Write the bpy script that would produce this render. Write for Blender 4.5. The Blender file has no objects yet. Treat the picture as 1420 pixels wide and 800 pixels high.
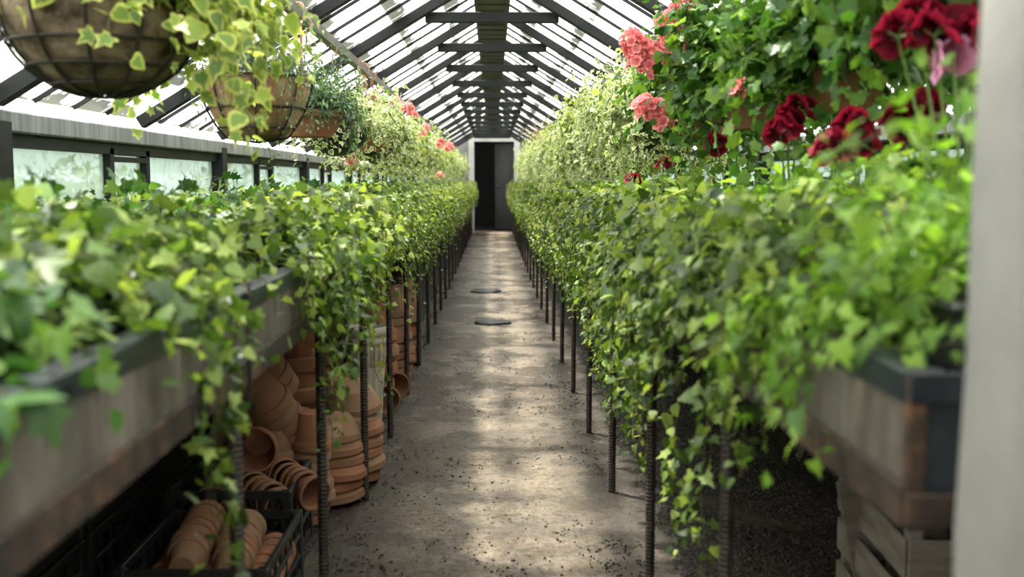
import bpy, bmesh, math
import numpy as np
from mathutils import Vector, Matrix

S = bpy.context.scene
C = S.collection
PI = math.pi

# ------------------------------------------------------------------ camera
F_PX = 1480.0
cam_d = bpy.data.cameras.new('camera')
cam_d.sensor_width = 36.0
cam_d.lens = 36.0 * F_PX / 1420.0
cam_d.clip_start = 0.05
cam_d.dof.use_dof = True
cam_d.dof.focus_distance = 4.8
cam_d.dof.aperture_fstop = 3.0
cam = bpy.data.objects.new('camera', cam_d)
CAM = Vector((0, 0, 1.15))
cam.location = CAM
cam.rotation_euler = (PI / 2 - math.atan(149 / F_PX), 0, -math.atan(27 / F_PX))
C.objects.link(cam)
S.camera = cam

# ------------------------------------------------------------------ light
w = bpy.data.worlds.new('overcast_sky')
S.world = w
w.use_nodes = True
bg = w.node_tree.nodes['Background']
bg.inputs[0].default_value = (1.0, 0.985, 0.95, 1)
bg.inputs[1].default_value = 3.4
sun_d = bpy.data.lights.new('sun', 'SUN')
sun_d.energy = 16.0
sun_d.angle = math.radians(3.0)
sun_d.color = (1.0, 0.95, 0.84)
sun = bpy.data.objects.new('sun', sun_d)
sun.rotation_euler = Vector((0.30, -0.25, -1.0)).to_track_quat('-Z', 'Y').to_euler()
C.objects.link(sun)
S.view_settings.view_transform = 'Standard'
S.view_settings.look = 'None'
S.view_settings.gamma = 1.0
S.view_settings.use_curve_mapping = False
S.view_settings.exposure = 0.28

# ------------------------------------------------------------------ materials
class NT:
    """tiny node builder"""
    def __init__(self, name):
        self.m = bpy.data.materials.new(name)
        self.m.use_nodes = True
        self.t = self.m.node_tree
        self.t.nodes.clear()
        self.out = self.t.nodes.new('ShaderNodeOutputMaterial')
    def n(self, kind, **kw):
        nd = self.t.nodes.new('ShaderNode' + kind)
        for k, v in kw.items():
            setattr(nd, k, v)
        return nd
    def put(self, sock, v):
        if isinstance(v, bpy.types.NodeSocket):
            self.t.links.new(v, sock)
        elif isinstance(v, (tuple, list)) and len(v) == 3 and sock.type == 'RGBA':
            sock.default_value = (*v, 1)
        else:
            sock.default_value = v
    def math(self, op, a, b=0.0, clamp=False):
        nd = self.n('Math', operation=op, use_clamp=clamp)
        self.put(nd.inputs[0], a); self.put(nd.inputs[1], b)
        return nd.outputs[0]
    def mix(self, fac, a, b, blend='MIX'):
        nd = self.n('Mix', data_type='RGBA', blend_type=blend)
        self.put(nd.inputs[0], fac); self.put(nd.inputs[6], a); self.put(nd.inputs[7], b)
        return nd.outputs[2]
    def ramp(self, fac, stops):
        nd = self.n('ValToRGB')
        self.put(nd.inputs[0], fac)
        e = nd.color_ramp.elements
        while len(e) < len(stops):
            e.new(0.5)
        for q, (p, c) in zip(e, stops):
            q.position = p
            q.color = (*c, 1) if len(c) == 3 else c
        return nd.outputs[0]
    def noise(self, scale, detail=4, rough=0.6, vec=None, stretch=None):
        nd = self.n('TexNoise')
        nd.inputs['Scale'].default_value = scale
        nd.inputs['Detail'].default_value = detail
        nd.inputs['Roughness'].default_value = rough
        if vec is None:
            vec = self.n('NewGeometry').outputs['Position']
        if stretch:
            mp = self.n('Mapping')
            self.t.links.new(vec, mp.inputs[0])
            mp.inputs['Scale'].default_value = stretch
            vec = mp.outputs[0]
        self.t.links.new(vec, nd.inputs['Vector'])
        return nd.outputs[0]
    def objvec(self):
        return self.n('TexCoord').outputs['Object']
    def attr(self, name):
        return self.n('Attribute', attribute_name=name).outputs['Fac']
    def objrand(self):
        return self.n('ObjectInfo').outputs['Random']
    def bump(self, h, strength=0.4, dist=0.01):
        nd = self.n('Bump')
        nd.inputs['Strength'].default_value = strength
        nd.inputs['Distance'].default_value = dist
        self.put(nd.inputs['Height'], h)
        return nd.outputs[0]
    def pbr(self, col, rough=0.6, metal=0.0, spec=0.5, normal=None):
        p = self.n('BsdfPrincipled')
        self.put(p.inputs['Base Color'], col)
        self.put(p.inputs['Roughness'], rough)
        self.put(p.inputs['Metallic'], metal)
        self.put(p.inputs['Specular IOR Level'], spec)
        if normal is not None:
            self.put(p.inputs['Normal'], normal)
        return p.outputs[0]
    def mixsh(self, fac, a, b):
        nd = self.n('MixShader')
        self.put(nd.inputs[0], fac)
        self.t.links.new(a, nd.inputs[1]); self.t.links.new(b, nd.inputs[2])
        return nd.outputs[0]
    def done(self, sh):
        self.t.links.new(sh, self.out.inputs[0])
        return self.m

def simple(name, c1, c2, scale=8, rough=0.6, spec=0.4, bump=0.0, stretch=None, obj=True, metal=0.0, lo=0.35, hi=0.65):
    k = NT(name)
    f = k.noise(scale, 5, 0.65, k.objvec() if obj else None, stretch)
    col = k.ramp(f, [(lo, c1), (hi, c2)])
    nrm = k.bump(k.noise(scale * 6, 4, 0.6, k.objvec() if obj else None), bump, 0.004) if bump else None
    return k.done(k.pbr(col, rough, metal, spec, nrm))

def leaf_mat(name, dark, mid, light, rim=None, rim_at=0.62, trans=0.35, rough=0.42):
    k = NT(name)
    r = k.math('FRACT', k.math('ADD', k.attr('rnd'), k.objrand()))
    col = k.ramp(r, [(0.0, dark), (0.55, mid), (0.92, light), (1.0, light)])
    e = k.attr('edge')
    # pale veins / centre
    col = k.mix(k.math('MULTIPLY', k.math('LESS_THAN', e, 0.08), 0.25), col, light)
    if rim:
        ns = k.noise(60, 2, 0.5)
        lim = k.math('ADD', e, k.math('MULTIPLY', k.math('SUBTRACT', ns, 0.5), 0.9))
        fac = k.n('MapRange', clamp=True)
        k.put(fac.inputs[0], lim)
        fac.inputs[1].default_value = rim_at - 0.08
        fac.inputs[2].default_value = rim_at + 0.08
        col = k.mix(fac.outputs[0], col, rim)
    a = k.pbr(col, rough, 0, 0.38)
    tr = k.n('BsdfTranslucent')
    k.put(tr.inputs[0], k.mix(0.6, col, (1.0, 1.0, 0.35), 'MULTIPLY') if not rim else col)
    gain = k.mix(1.0, tr.inputs[0].links[0].from_socket, (1.6, 1.6, 1.3), 'MULTIPLY')
    k.put(tr.inputs[0], gain)
    return k.done(k.mixsh(trans, a, tr.outputs[0]))

M = {}
M['ivy'] = leaf_mat('ivy_leaf', (.016, .040, .008), (.085, .150, .024), (.27, .355, .080))
M['ivy_lime'] = leaf_mat('ivy_leaf_lime', (.028, .055, .009), (.145, .205, .034), (.38, .42, .11))
M['ivy_deep'] = leaf_mat('ivy_leaf_deep', (.014, .045, .010), (.038, .105, .020), (.12, .22, .045))
M['ivy_cream'] = leaf_mat('ivy_leaf_cream_edged', (.06, .13, .04), (.13, .22, .06), (.22, .33, .10), rim=(.58, .60, .34), rim_at=0.68)
M['ivy_yellow'] = leaf_mat('ivy_leaf_yellow_edged', (.08, .16, .03), (.17, .27, .05), (.28, .38, .07), rim=(.44, .47, .11), rim_at=0.74)
M['tiny'] = leaf_mat('small_grey_leaf', (.018, .060, .030), (.055, .125, .060), (.20, .28, .17))
M['geranium'] = leaf_mat('geranium_leaf', (.018, .060, .011), (.055, .140, .022), (.17, .29, .05))
M['feather'] = leaf_mat('fresh_green_leaf', (.06, .15, .02), (.15, .29, .03), (.28, .45, .08), trans=0.45)
M['purple'] = leaf_mat('dark_purple_leaf', (.012, .004, .012), (.035, .010, .028), (.09, .03, .07), trans=0.2)
M['dry'] = leaf_mat('dry_leaf', (.16, .10, .04), (.30, .21, .09), (.42, .33, .17), trans=0.3)
M['stem'] = simple('vine_stem', (.045, .040, .016), (.10, .12, .035), 20, 0.7)
M['stem_green'] = simple('green_stem', (.08, .16, .03), (.16, .27, .06), 20, 0.5)

def petal_mat(name, inner, outer, tip):
    k = NT(name)
    e = k.attr('edge')
    r = k.math('FRACT', k.math('ADD', k.attr('rnd'), k.objrand()))
    col = k.ramp(e, [(0.0, inner), (0.45, inner), (0.8, outer), (1.0, tip)])
    col = k.mix(k.math('MULTIPLY', r, 0.35), col, tip)
    tr = k.n('BsdfTranslucent'); k.put(tr.inputs[0], col)
    return k.done(k.mixsh(0.4, k.pbr(col, 0.6, 0, 0.2), tr.outputs[0]))
M['petal_pink'] = petal_mat('salmon_pink_petal', (.62, .10, .12), (.88, .24, .26), (.95, .45, .44))
M['petal_red'] = petal_mat('crimson_petal', (.022, .001, .004), (.15, .004, .014), (.30, .010, .035))
M['petal_lilac'] = petal_mat('lilac_pink_petal', (.30, .01, .08), (.75, .25, .50), (.88, .50, .70))

k = NT('terracotta')
f = k.noise(7, 5, 0.6, k.objvec()); r = k.objrand()
col = k.ramp(f, [(0.3, (.23, .095, .050)), (0.7, (.38, .175, .10))])
col = k.mix(k.math('MULTIPLY', r, 0.80), col, (.27, .185, .115))
pat = k.noise(4.0, 6, 0.7)
col = k.mix(k.math('MULTIPLY', k.math('GREATER_THAN', pat, 0.63), 0.45), col, (.46, .36, .26))
M['terracotta'] = k.done(k.pbr(col, 0.85, 0, 0.2, k.bump(k.noise(90, 3, 0.5, k.objvec()), 0.2, 0.002)))
M['black_plastic'] = simple('black_plastic', (.010, .011, .012), (.022, .023, .025), 12, 0.42, 0.5)
M['soil'] = simple('potting_soil', (.012, .009, .006), (.05, .035, .022), 60, 0.95, 0.1, 0.8)
M['cream_pot'] = simple('cream_glaze', (.50, .46, .37), (.66, .62, .52), 9, 0.5, 0.4)
M['dark_paint'] = simple('dark_grey_paint', (.008, .009, .010), (.016, .0175, .0195), 3.5, 0.6, 0.25, 0.15, obj=False)
M['purlin'] = simple('weathered_steel', (.05, .046, .036), (.11, .10, .08), 5, 0.6, 0.4, 0.2, obj=False)
M['rebar'] = simple('rusted_rebar', (.012, .010, .009), (.045, .033, .026), 14, 0.6, 0.5, 0.2, obj=False)
M['wire'] = simple('dark_wire', (.012, .010, .008), (.04, .03, .022), 20, 0.6)
M['chain'] = simple('dull_chain', (.06, .06, .06), (.16, .16, .155), 30, 0.4, 0.5, metal=0.6)
M['rope'] = simple('orange_rope', (.34, .15, .09), (.50, .26, .18), 30, 0.8)

k = NT('rail_flashing')
st = k.noise(3.0, 4, 0.7, None, (0.5, 7.0, 0.4))
col = k.ramp(st, [(0.34, (.10, .105, .115)), (0.62, (.24, .25, .26)), (0.72, (.45, .46, .47))])
M['rail'] = k.done(k.pbr(col, 0.55, 0, 0.5))

k = NT('ridge_weathered')
f = k.noise(6, 5, 0.7)
col = k.ramp(f, [(0.35, (.014, .014, .012)), (0.6, (.045, .048, .030)), (0.75, (.12, .125, .075))])
M['ridge'] = k.done(k.pbr(col, 0.7))

# tray: grey weathered board with vertical streaks
k = NT('weathered_board')
st = k.noise(2.2, 6, 0.7, None, (1, 3.0, 0.9))
fine = k.noise(14, 5, 0.7, None, (1, 2.0, 0.5))
col = k.ramp(st, [(0.32, (.040, .035, .028)), (0.52, (.100, .088, .070)), (0.72, (.22, .20, .165))])
col = k.mix(k.math('MULTIPLY', k.math('GREATER_THAN', fine, 0.60), 0.35), col, (.06, .05, .04))
M['board'] = k.done(k.pbr(col, 0.75, 0, 0.3, k.bump(fine, 0.3, 0.004)))
k = NT('rusty_angle')
a = k.noise(5, 6, 0.75); b = k.noise(30, 4, 0.7)
col = k.ramp(a, [(0.42, (.016, .014, .013)), (0.54, (.045, .030, .022)), (0.63, (.125, .062, .030)), (0.74, (.10, .085, .072))])
M['rust'] = k.done(k.pbr(col, k.ramp(b, [(0.3, (.45,) * 3), (0.7, (.85,) * 3)]), 0, 0.4, k.bump(b, 0.5, 0.003)))
k = NT('tray_rim_black')
a = k.noise(7, 6, 0.75)
col = k.ramp(a, [(0.40, (.010, .014, .020)), (0.62, (.030, .036, .044)), (0.72, (.13, .07, .04))])
M['rim'] = k.done(k.pbr(col, 0.38, 0, 0.5, k.bump(a, 0.2, 0.003)))

M['pillar'] = simple('grey_plaster', (.20, .195, .183), (.29, .285, .27), 3, 0.85, 0.2, 0.25, obj=False)
M['end_wall'] = simple('grey_render', (.13, .13, .128), (.19, .19, .185), 3, 0.9, 0.2, 0.2, obj=False)
M['door_frame'] = simple('pale_grey_frame', (.30, .30, .29), (.40, .40, .385), 4, 0.7, obj=False)
M['door'] = simple('charcoal_door', (.018, .0185, .02), (.03, .03, .032), 3, 0.6, obj=False)
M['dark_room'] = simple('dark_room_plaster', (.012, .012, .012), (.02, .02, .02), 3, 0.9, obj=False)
M['brick_paint'] = simple('dark_low_wall', (.05, .05, .048), (.09, .088, .08), 5, 0.9, 0.2, 0.4, obj=False)

# glass
def glass_mat(name, tint, film, film_amt, dirt_dapple_col, moss=False):
    k = NT(name)
    tp = k.n('BsdfTransparent'); k.put(tp.inputs[0], tint)
    tr = k.n('BsdfTranslucent'); k.put(tr.inputs[0], film)
    gl = k.n('BsdfGlossy'); k.put(gl.inputs[0], (1, 1, 1)); gl.inputs['Roughness'].default_value = 0.08
    d = k.noise(2.5, 6, 0.75)
    fa = k.ramp(d, [(0.3, (film_amt * 0.75,) * 3), (0.7, (film_amt * 1.2,) * 3)])
    sh = k.mixsh(fa, tp.outputs[0], tr.outputs[0])
    df = k.n('BsdfDiffuse'); k.put(df.inputs[0], dirt_dapple_col)
    spots = k.noise(26, 5, 0.7)
    if moss:
        uv = k.n('UVMap').outputs[0]
        sep = k.n('SeparateXYZ'); k.t.links.new(uv, sep.inputs[0])
        v = sep.outputs[1]
        big = k.noise(3.0, 3, 0.6)
        low = k.math('SUBTRACT', 0.26, v)                       # grows up from the lap at the lower edge
        m = k.math('ADD', k.math('MULTIPLY', low, 1.6), k.math('MULTIPLY', k.math('SUBTRACT', big, 0.50), 2.6))
        m = k.math('ADD', m, k.math('MULTIPLY', k.math('SUBTRACT', spots, 0.5), 1.2))
        fm = k.ramp(m, [(0.06, (0, 0, 0)), (0.18, (.95, .95, .95))])
        gate = k.math('LESS_THAN', v, 0.30)
        fm = k.math('MULTIPLY', fm, gate)
    else:
        fm = k.ramp(spots, [(0.52, (0, 0, 0)), (0.70, (.45, .45, .45))])  # wall speckle paints light filtering through outside foliage into the glass
    sh = k.mixsh(fm, sh, df.outputs[0])
    sh = k.mixsh(0.05, sh, gl.outputs[0])
    return k.done(sh)
M['roof_glass'] = glass_mat('roof_glass', (.93, .96, .95), (.86, .88, .87), 0.34, (.17, .18, .10), moss=True)
M['wall_glass'] = glass_mat('frosted_wall_glass', (.52, .59, .575), (.42, .475, .46), 0.45, (.46, .50, .30))

# path floor
k = NT('wet_concrete_path')
big = k.noise(1.9, 5, 0.65); mid = k.noise(9, 8, 0.78); fine = k.noise(70, 4, 0.7); spk = k.noise(28, 3, 0.6)
col = k.ramp(mid, [(0.32, (.095, .066, .044)), (0.5, (.26, .195, .135)), (0.70, (.50, .415, .31))])
col = k.mix(k.ramp(k.noise(38, 8, 0.8), [(0.40, (.85, .85, .85)), (0.54, (0, 0, 0))]), col, (.045, .033, .024))
sx_ = k.n('SeparateXYZ'); k.t.links.new(k.n('NewGeometry').outputs['Position'], sx_.inputs[0])
side = k.math('MULTIPLY', k.math('SUBTRACT', k.math('ABSOLUTE', k.math('ADD', sx_.outputs[0], .02)), .22), 2.2, True)
grime = k.ramp(k.math('ADD', k.noise(4.5, 6, 0.75), k.math('MULTIPLY', side, .55)), [(0.47, (0, 0, 0)), (0.70, (.9, .9, .9))])
col = k.mix(grime, col, (.048, .036, .026))
wet = k.ramp(big, [(0.46, (1, 1, 1)), (0.60, (0, 0, 0))])
col = k.mix(k.math('MULTIPLY', wet, 0.50), col, (.045, .038, .030))
moss = k.ramp(k.noise(3.1, 5, 0.65), [(0.56, (0, 0, 0)), (0.70, (.5, .5, .5))])
col = k.mix(moss, col, (.085, .085, .035))
deb = k.ramp(spk, [(0.66, (0, 0, 0)), (0.72, (.8, .8, .8))])
col = k.mix(deb, col, (.022, .018, .014))
rg = k.math('SUBTRACT', 0.58, k.math('MULTIPLY', wet, 0.44))
rg = k.math('ADD', rg, k.math('MULTIPLY', k.math('SUBTRACT', fine, 0.5), 0.35), True)
hgt = k.math('ADD', mid, k.math('MULTIPLY', fine, 0.5))
M['path'] = k.done(k.pbr(col, rg, 0, 0.55, k.bump(hgt, 0.8, 0.016)))

k = NT('dark_gravel')
v = k.n('TexVoronoi'); v.inputs['Scale'].default_value = 95
k.t.links.new(k.n('NewGeometry').outputs['Position'], v.inputs['Vector'])
col = k.ramp(v.outputs['Color'], [(0.2, (.014, .012, .010)), (0.6, (.045, .038, .032)), (0.9, (.10, .088, .075))])
M['gravel'] = k.done(k.pbr(col, 0.8, 0, 0.35, k.bump(v.outputs['Distance'], 0.9, 0.012)))
k = NT('pebble_grey')
col = k.ramp(k.attr('rnd'), [(0, (.012, .010, .009)), (0.7, (.05, .042, .035)), (1, (.12, .105, .09))])
M['pebble'] = k.done(k.pbr(col, 0.75))
M['liner'] = simple('coco_liner', (.05, .034, .022), (.30, .23, .16), 11, 0.95, 0.1, 0.9, stretch=(1, 1, 1.3))
M['bark'] = simple('bark_liner', (.16, .090, .045), (.38, .25, .14), 6, 0.9, 0.15, 0.6, stretch=(1.5, 1.5, 0.5))
M['crate_wood'] = simple('grey_crate_wood', (.17, .15, .125), (.29, .265, .225), 5, 0.85, 0.2, 0.3, stretch=(1, 1, 6))
M['slate'] = simple('dark_slate', (.008, .008, .008), (.02, .02, .021), 9, 0.6, 0.3)
M['grass'] = simple('outside_ground', (.10, .15, .05), (.28, .32, .16), 1.5, 0.95, 0.1, obj=False)
M['hook'] = simple('terracotta_clip', (.30, .13, .08), (.45, .22, .14), 9, 0.7)

# ------------------------------------------------------------------ mesh helpers
class MB:
    def __init__(self):
        self.v = []; self.f = []
    def raw(self, v, f):
        o = len(self.v)
        self.v += [tuple(p) for p in v]
        self.f += [tuple(i + o for i in q) for q in f]
        return self
    def box(self, c, s, R=None):
        c = Vector(c); hx, hy, hz = s[0] / 2, s[1] / 2, s[2] / 2
        P = [Vector((x, y, z)) for x in (-hx, hx) for y in (-hy, hy) for z in (-hz, hz)]
        if R is not None:
            P = [R @ p for p in P]
        return self.raw([c + p for p in P], [(0, 1, 3, 2), (4, 6, 7, 5), (0, 4, 5, 1), (2, 3, 7, 6), (0, 2, 6, 4), (1, 5, 7, 3)])
    def bar(self, a, b, wd, ht, up=(0, 0, 1)):
        a = Vector(a); b = Vector(b); d = (b - a); L = d.length; d.normalize()
        x = d.cross(Vector(up)).normalized(); z = x.cross(d)
        return self.box((a + b) / 2, (wd, L, ht), Matrix((x, d, z)).transposed())
    def tube(self, pts, r, n=6, closed=False, caps=True):
        pts = [Vector(p) for p in pts]; m = len(pts)
        rr = r if hasattr(r, '__len__') else [r] * m
        o = len(self.v); prev = None
        for i, p in enumerate(pts):
            if closed:
                t = pts[(i + 1) % m] - pts[i - 1]
            else:
                t = pts[min(i + 1, m - 1)] - pts[max(i - 1, 0)]
            t.normalize()
            if prev is None:
                prev = Vector((0, 0, 1)) if abs(t.z) < 0.9 else Vector((1, 0, 0))
            x = (prev - t * prev.dot(t))
            if x.length < 1e-6:
                x = t.orthogonal()
            x.normalize(); prev = x; y = t.cross(x)
            for j in range(n):
                a = 2 * PI * j / n
                self.v.append(tuple(p + (x * math.cos(a) + y * math.sin(a)) * rr[i]))
        for i in range(m if closed else m - 1):
            for j in range(n):
                a = o + i * n + j; b = o + i * n + (j + 1) % n
                c = o + ((i + 1) % m) * n + (j + 1) % n; d = o + ((i + 1) % m) * n + j
                self.f.append((a, b, c, d))
        if caps and not closed:
            self.f.append(tuple(o + j for j in range(n))[::-1])
            self.f.append(tuple(o + (m - 1) * n + j for j in range(n)))
        return self
    def lathe(self, prof, n=24, c=(0, 0, 0), flute=None):
        o = len(self.v)
        for (r, z) in prof:
            for j in range(n):
                a = 2 * PI * j / n
                q = r * (flute(a, z) if flute else 1.0)
                self.v.append((c[0] + q * math.cos(a), c[1] + q * math.sin(a), c[2] + z))
        for i in range(len(prof) - 1):
            for j in range(n):
                self.f.append((o + i * n + j, o + i * n + (j + 1) % n, o + (i + 1) * n + (j + 1) % n, o + (i + 1) * n + j))
        return self
    def mesh(self, name, mat, smooth=False, bevel=0.0):
        me = bpy.data.meshes.new(name)
        me.from_pydata(self.v, [], self.f)
        me.materials.append(mat)
        if bevel:
            bm = bmesh.new(); bm.from_mesh(me)
            bmesh.ops.recalc_face_normals(bm, faces=bm.faces)
            bmesh.ops.bevel(bm, geom=list(bm.edges), offset=bevel, segments=1, affect='EDGES')
            bm.to_mesh(me); bm.free()
        if smooth:
            me.polygons.foreach_set('use_smooth', [True] * len(me.polygons))
        me.update()
        return me

def tag(o, label=None, cat=None, group=None, kind=None):
    if label: o['label'] = label
    if cat: o['category'] = cat
    if group: o['group'] = group
    if kind: o['kind'] = kind
    return o
def link(name, me, parent=None, loc=None, rot=None, mat4=None):
    o = bpy.data.objects.new(name, me)
    C.objects.link(o)
    if parent is not None:
        o.parent = parent
    if mat4 is not None:
        o.matrix_basis = mat4
    else:
        if loc is not None: o.location = loc
        if rot is not None: o.rotation_euler = rot
    return o
def empty(name, loc=(0, 0, 0), rz=0.0):
    o = link(name, None, None, loc, (0, 0, rz))
    o.empty_display_size = 0.05
    return o

# ------------------------------------------------------------------ dimensions
XW = 1.63            # half width to the glazed side walls
RIDGE = 2.45         # glass plane at the ridge
SL = 0.605           # roof slope
BAY = 1.45
Y0 = 6.47 - 6 * BAY  # first rafter (behind the camera)
NB = 18
YR = [Y0 + BAY * i for i in range(NB + 1)]
YE = 24.75           # end wall
EAVE = 1.385
TH = math.atan(SL)
XL, XR = -0.45, 0.438        # bench fronts
TRAY_T, TRAY_B = 0.95, 0.785

# ------------------------------------------------------------------ floor
rng = np.random.default_rng(5)
def grid(x0, x1, y0, y1, nx, ny, zf):
    xs = np.linspace(x0, x1, nx); ys = np.linspace(y0, y1, ny)
    v = [(x, y, zf(x, y)) for y in ys for x in xs]
    f = [(j * nx + i, j * nx + i + 1, (j + 1) * nx + i + 1, (j + 1) * nx + i) for j in range(ny - 1) for i in range(nx - 1)]
    return v, f
def wob(x, y, s=1.0):
    return (math.sin(3.1 * x * s + 1.7 * y * s) + math.sin(5.3 * y * s - 2.2 * x * s + 1.0) + math.sin(7.9 * x * s + 4.1 * y * s + 2.0)) / 3
m = MB().raw(*grid(-1.75, 1.75, -2.4, YE + 0.3, 30, 220, lambda x, y: 0.004 * wob(x, y) if abs(x) < 0.6 else 0.0))
tag(link('floor', m.mesh('floor', M['path'], True)), 'wet worn concrete path floor running between the benches', 'floor', kind='structure')
g = MB().raw([(-60, -60, -.12), (60, -60, -.12), (60, 80, -.12), (-60, 80, -.12)], [(0, 1, 2, 3)])
tag(link('ground', g.mesh('ground', M['grass'])), 'grassy ground outside the greenhouse glass', 'ground', kind='structure')

def gravel_z(x, y):
    e = min(1.0, max(0.0, (x - 0.50) / 0.22))
    return -0.012 + e * (0.05 + 0.045 * wob(x, y, 1.3) + 0.015 * wob(x, y, 3.3))
m = MB().raw(*grid(0.44, 1.55, 0.9, 24.5, 22, 300, gravel_z))
gb = link('gravel_bed', m.mesh('gravel_bed', M['gravel'], True))
tag(gb, 'mounded dark gravel covering the ground under the bench beside the wooden crate', 'gravel', kind='stuff')
m = MB().raw(*grid(-1.55, -0.53, 0.5, 24.5, 14, 200, lambda x, y: -0.008 + min(1, max(0, (-0.53 - x) / 0.1)) * (0.016 + 0.006 * wob(x, y, 2))))
tag(link('soil_bed', m.mesh('soil_bed', M['gravel'], True)), 'flat dark gritty soil under the bench that shelters the terracotta pots', 'soil', kind='stuff')

# scattered stones: tetra-ish lumps, one object each kind
def lumps(P, S_, rng):
    T = np.array([(1, 0, -.3), (-.5, .87, -.3), (-.5, -.87, -.3), (0.1, 0, .75), (.4, .5, .3), (-.5, 0, .45)])
    Fc = np.array([(0, 4, 3), (0, 1, 4), (1, 5, 4), (4, 5, 3), (1, 2, 5), (2, 3, 5), (2, 0, 3), (0, 2, 1)])
    n = len(P); a = rng.random(n) * 6.28
    R = np.zeros((n, 3, 3)); R[:, 0, 0] = np.cos(a); R[:, 0, 1] = -np.sin(a); R[:, 1, 0] = np.sin(a); R[:, 1, 1] = np.cos(a); R[:, 2, 2] = 1
    V = np.einsum('nij,vj->nvi', R, T) * (S_[:, None, None] * (0.7 + 0.6 * rng.random((n, 1, 3)))) + P[:, None, :]
    F = (Fc[None] + (np.arange(n) * 6)[:, None, None]).reshape(-1, 3)
    return V.reshape(-1, 3), F, np.repeat(rng.random(n), 6)
def np_mesh(name, V, F, mat, rnd=None, edge=None, smooth=False):
    me = bpy.data.meshes.new(name)
    V = np.ascontiguousarray(V, dtype=np.float32); F = np.ascontiguousarray(F, dtype=np.int32)
    me.vertices.add(len(V)); me.vertices.foreach_set('co', V.ravel())
    me.loops.add(F.size); me.loops.foreach_set('vertex_index', F.ravel())
    me.polygons.add(len(F)); me.polygons.foreach_set('loop_start', np.arange(0, F.size, F.shape[1], dtype=np.int32))
    if smooth:
        me.polygons.foreach_set('use_smooth', np.ones(len(F), dtype=bool))
    me.update(calc_edges=True)
    for nm, arr in (('rnd', rnd), ('edge', edge)):
        if arr is not None:
            at = me.attributes.new(nm, 'FLOAT', 'POINT')
            at.data.foreach_set('value', np.ascontiguousarray(arr, dtype=np.float32))
    me.materials.append(mat)
    return me
n = 9000
P = np.stack([rng.uniform(.52, 1.4, n), 1.2 + 6 * rng.random(n) ** 1.5, np.zeros(n)], 1)
P[:, 2] = [gravel_z(x, y) for x, y in P[:, :2]]
V, F, r = lumps(P, rng.uniform(.004, .011, n), rng)
tag(link('gravel_stones', np_mesh('gravel_stones', V, F, M['pebble'], r)), 'loose dark gravel stones lying over the gravel mounds', 'gravel', kind='stuff')
n = 22000
px_ = rng.uniform(-.54, .50, n); ed = rng.random(n) < .45
px_[ed] = np.where(rng.random(ed.sum()) < .5, -.52 + np.abs(rng.normal(0, .13, ed.sum())), .47 - np.abs(rng.normal(0, .10, ed.sum())))
py_ = 2.5 + 11 * rng.random(n) ** 1.5
clump = np.array([wob(a * 2.1, b * 1.7, 2.3) + .6 * wob(a, b, 6.1) for a, b in zip(px_, py_)])
kp = rng.random(n) < .25 + .55 * (clump > .1)
P = np.stack([px_, py_, np.full(n, .001)], 1)[kp]; n = len(P)
V, F, r = lumps(P, .0012 + .006 * rng.random(n) ** 2.2, rng)
tag(link('path_grit', np_mesh('path_grit', V, F, M['pebble'], r * .7)), 'dark grit and crumbs of soil scattered on the path', 'grit', kind='stuff')

# dark flat slates on the path
for (x, y, sx, sy, rz, lab) in ((-.075, 11.1, .34, .42, .2, 'flat dark slate lying across the path, the one closer to the doorway'),
                           (.012, 8.6, .30, .30, -.3, 'flat dark slate lying on the path, the one farther from the doorway')):
    nn = 9; ring = [(sx / 2 * math.cos(2 * PI * i / nn) * (1 + .18 * math.sin(3 * i)), sy / 2 * math.sin(2 * PI * i / nn) * (1 + .15 * math.cos(2 * i))) for i in range(nn)]
    m = MB().raw([(a, b, 0) for a, b in ring] + [(a * .95, b * .95, .016) for a, b in ring],
                 [tuple(range(nn, 2 * nn))] + [(i, (i + 1) % nn, nn + (i + 1) % nn, nn + i) for i in range(nn)])
    tag(link('slate_slab', m.mesh('slate_slab', M['slate']), None, (x, y, 0), (0, 0, rz)), lab, 'slab')

# ------------------------------------------------------------------ roof
ceil = tag(empty('ceiling'), 'glazed pitched roof on dark rafters with tie beams', 'roof', kind='structure')
def rz_at(x): return RIDGE - SL * abs(x)
nrm = Vector((SL, 0, 1)).normalized()
rd, rw = 0.058, 0.052
for s in (-1, 1):
    slope_dir = Vector((s, 0, -SL)).normalized()
    nv = Vector((s * SL, 0, 1)).normalized()
    a = Vector((0, 0, RIDGE)) - nv * (rd / 2 + .012); b = Vector((s * (XW + .02), 0, rz_at(XW + .02))) - nv * (rd / 2 + .012)
    me = MB().bar(a, b, rw, rd, nv).mesh('rafter', M['dark_paint'], bevel=.004)
    for y in YR:
        link('rafter', me, ceil, (0, y, 0))
    gb_ = MB().bar(Vector((0, 0, RIDGE)) - nv * .011, Vector((s * (XW + .03), 0, rz_at(XW + .03))) - nv * .011, .011, .016, nv).mesh('glazing_bar', M['dark_paint'])
    for i in range(NB):
        for q in (1, 2, 3):
            link('glazing_bar', gb_, ceil, (0, YR[i] + BAY * q / 4, 0))
    px_ = s * .82
    zc = rz_at(.82) - (rd + .012) / math.cos(TH) - .018
    link('purlin', MB().box((px_, (YR[0] + YE) / 2, zc), (.04, YE - YR[0], .045)).mesh('purlin', M['purlin']), ceil)
PURZ = rz_at(.82) - (rd + .012) / math.cos(TH) - .04
tie = MB().box((0, 0, 2.125), (.80, .05, .062)).mesh('tie_beam', M['dark_paint'], bevel=.004)
for y in YR[1:]:
    link('tie_beam', tie, ceil, (0, y + .065, 0))
m = MB().box((0, (YR[0] + YE) / 2, RIDGE - .055), (.045, YE - YR[0], .13))
link('ridge_beam', m.mesh('ridge_beam', M['dark_paint']), ceil)
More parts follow.
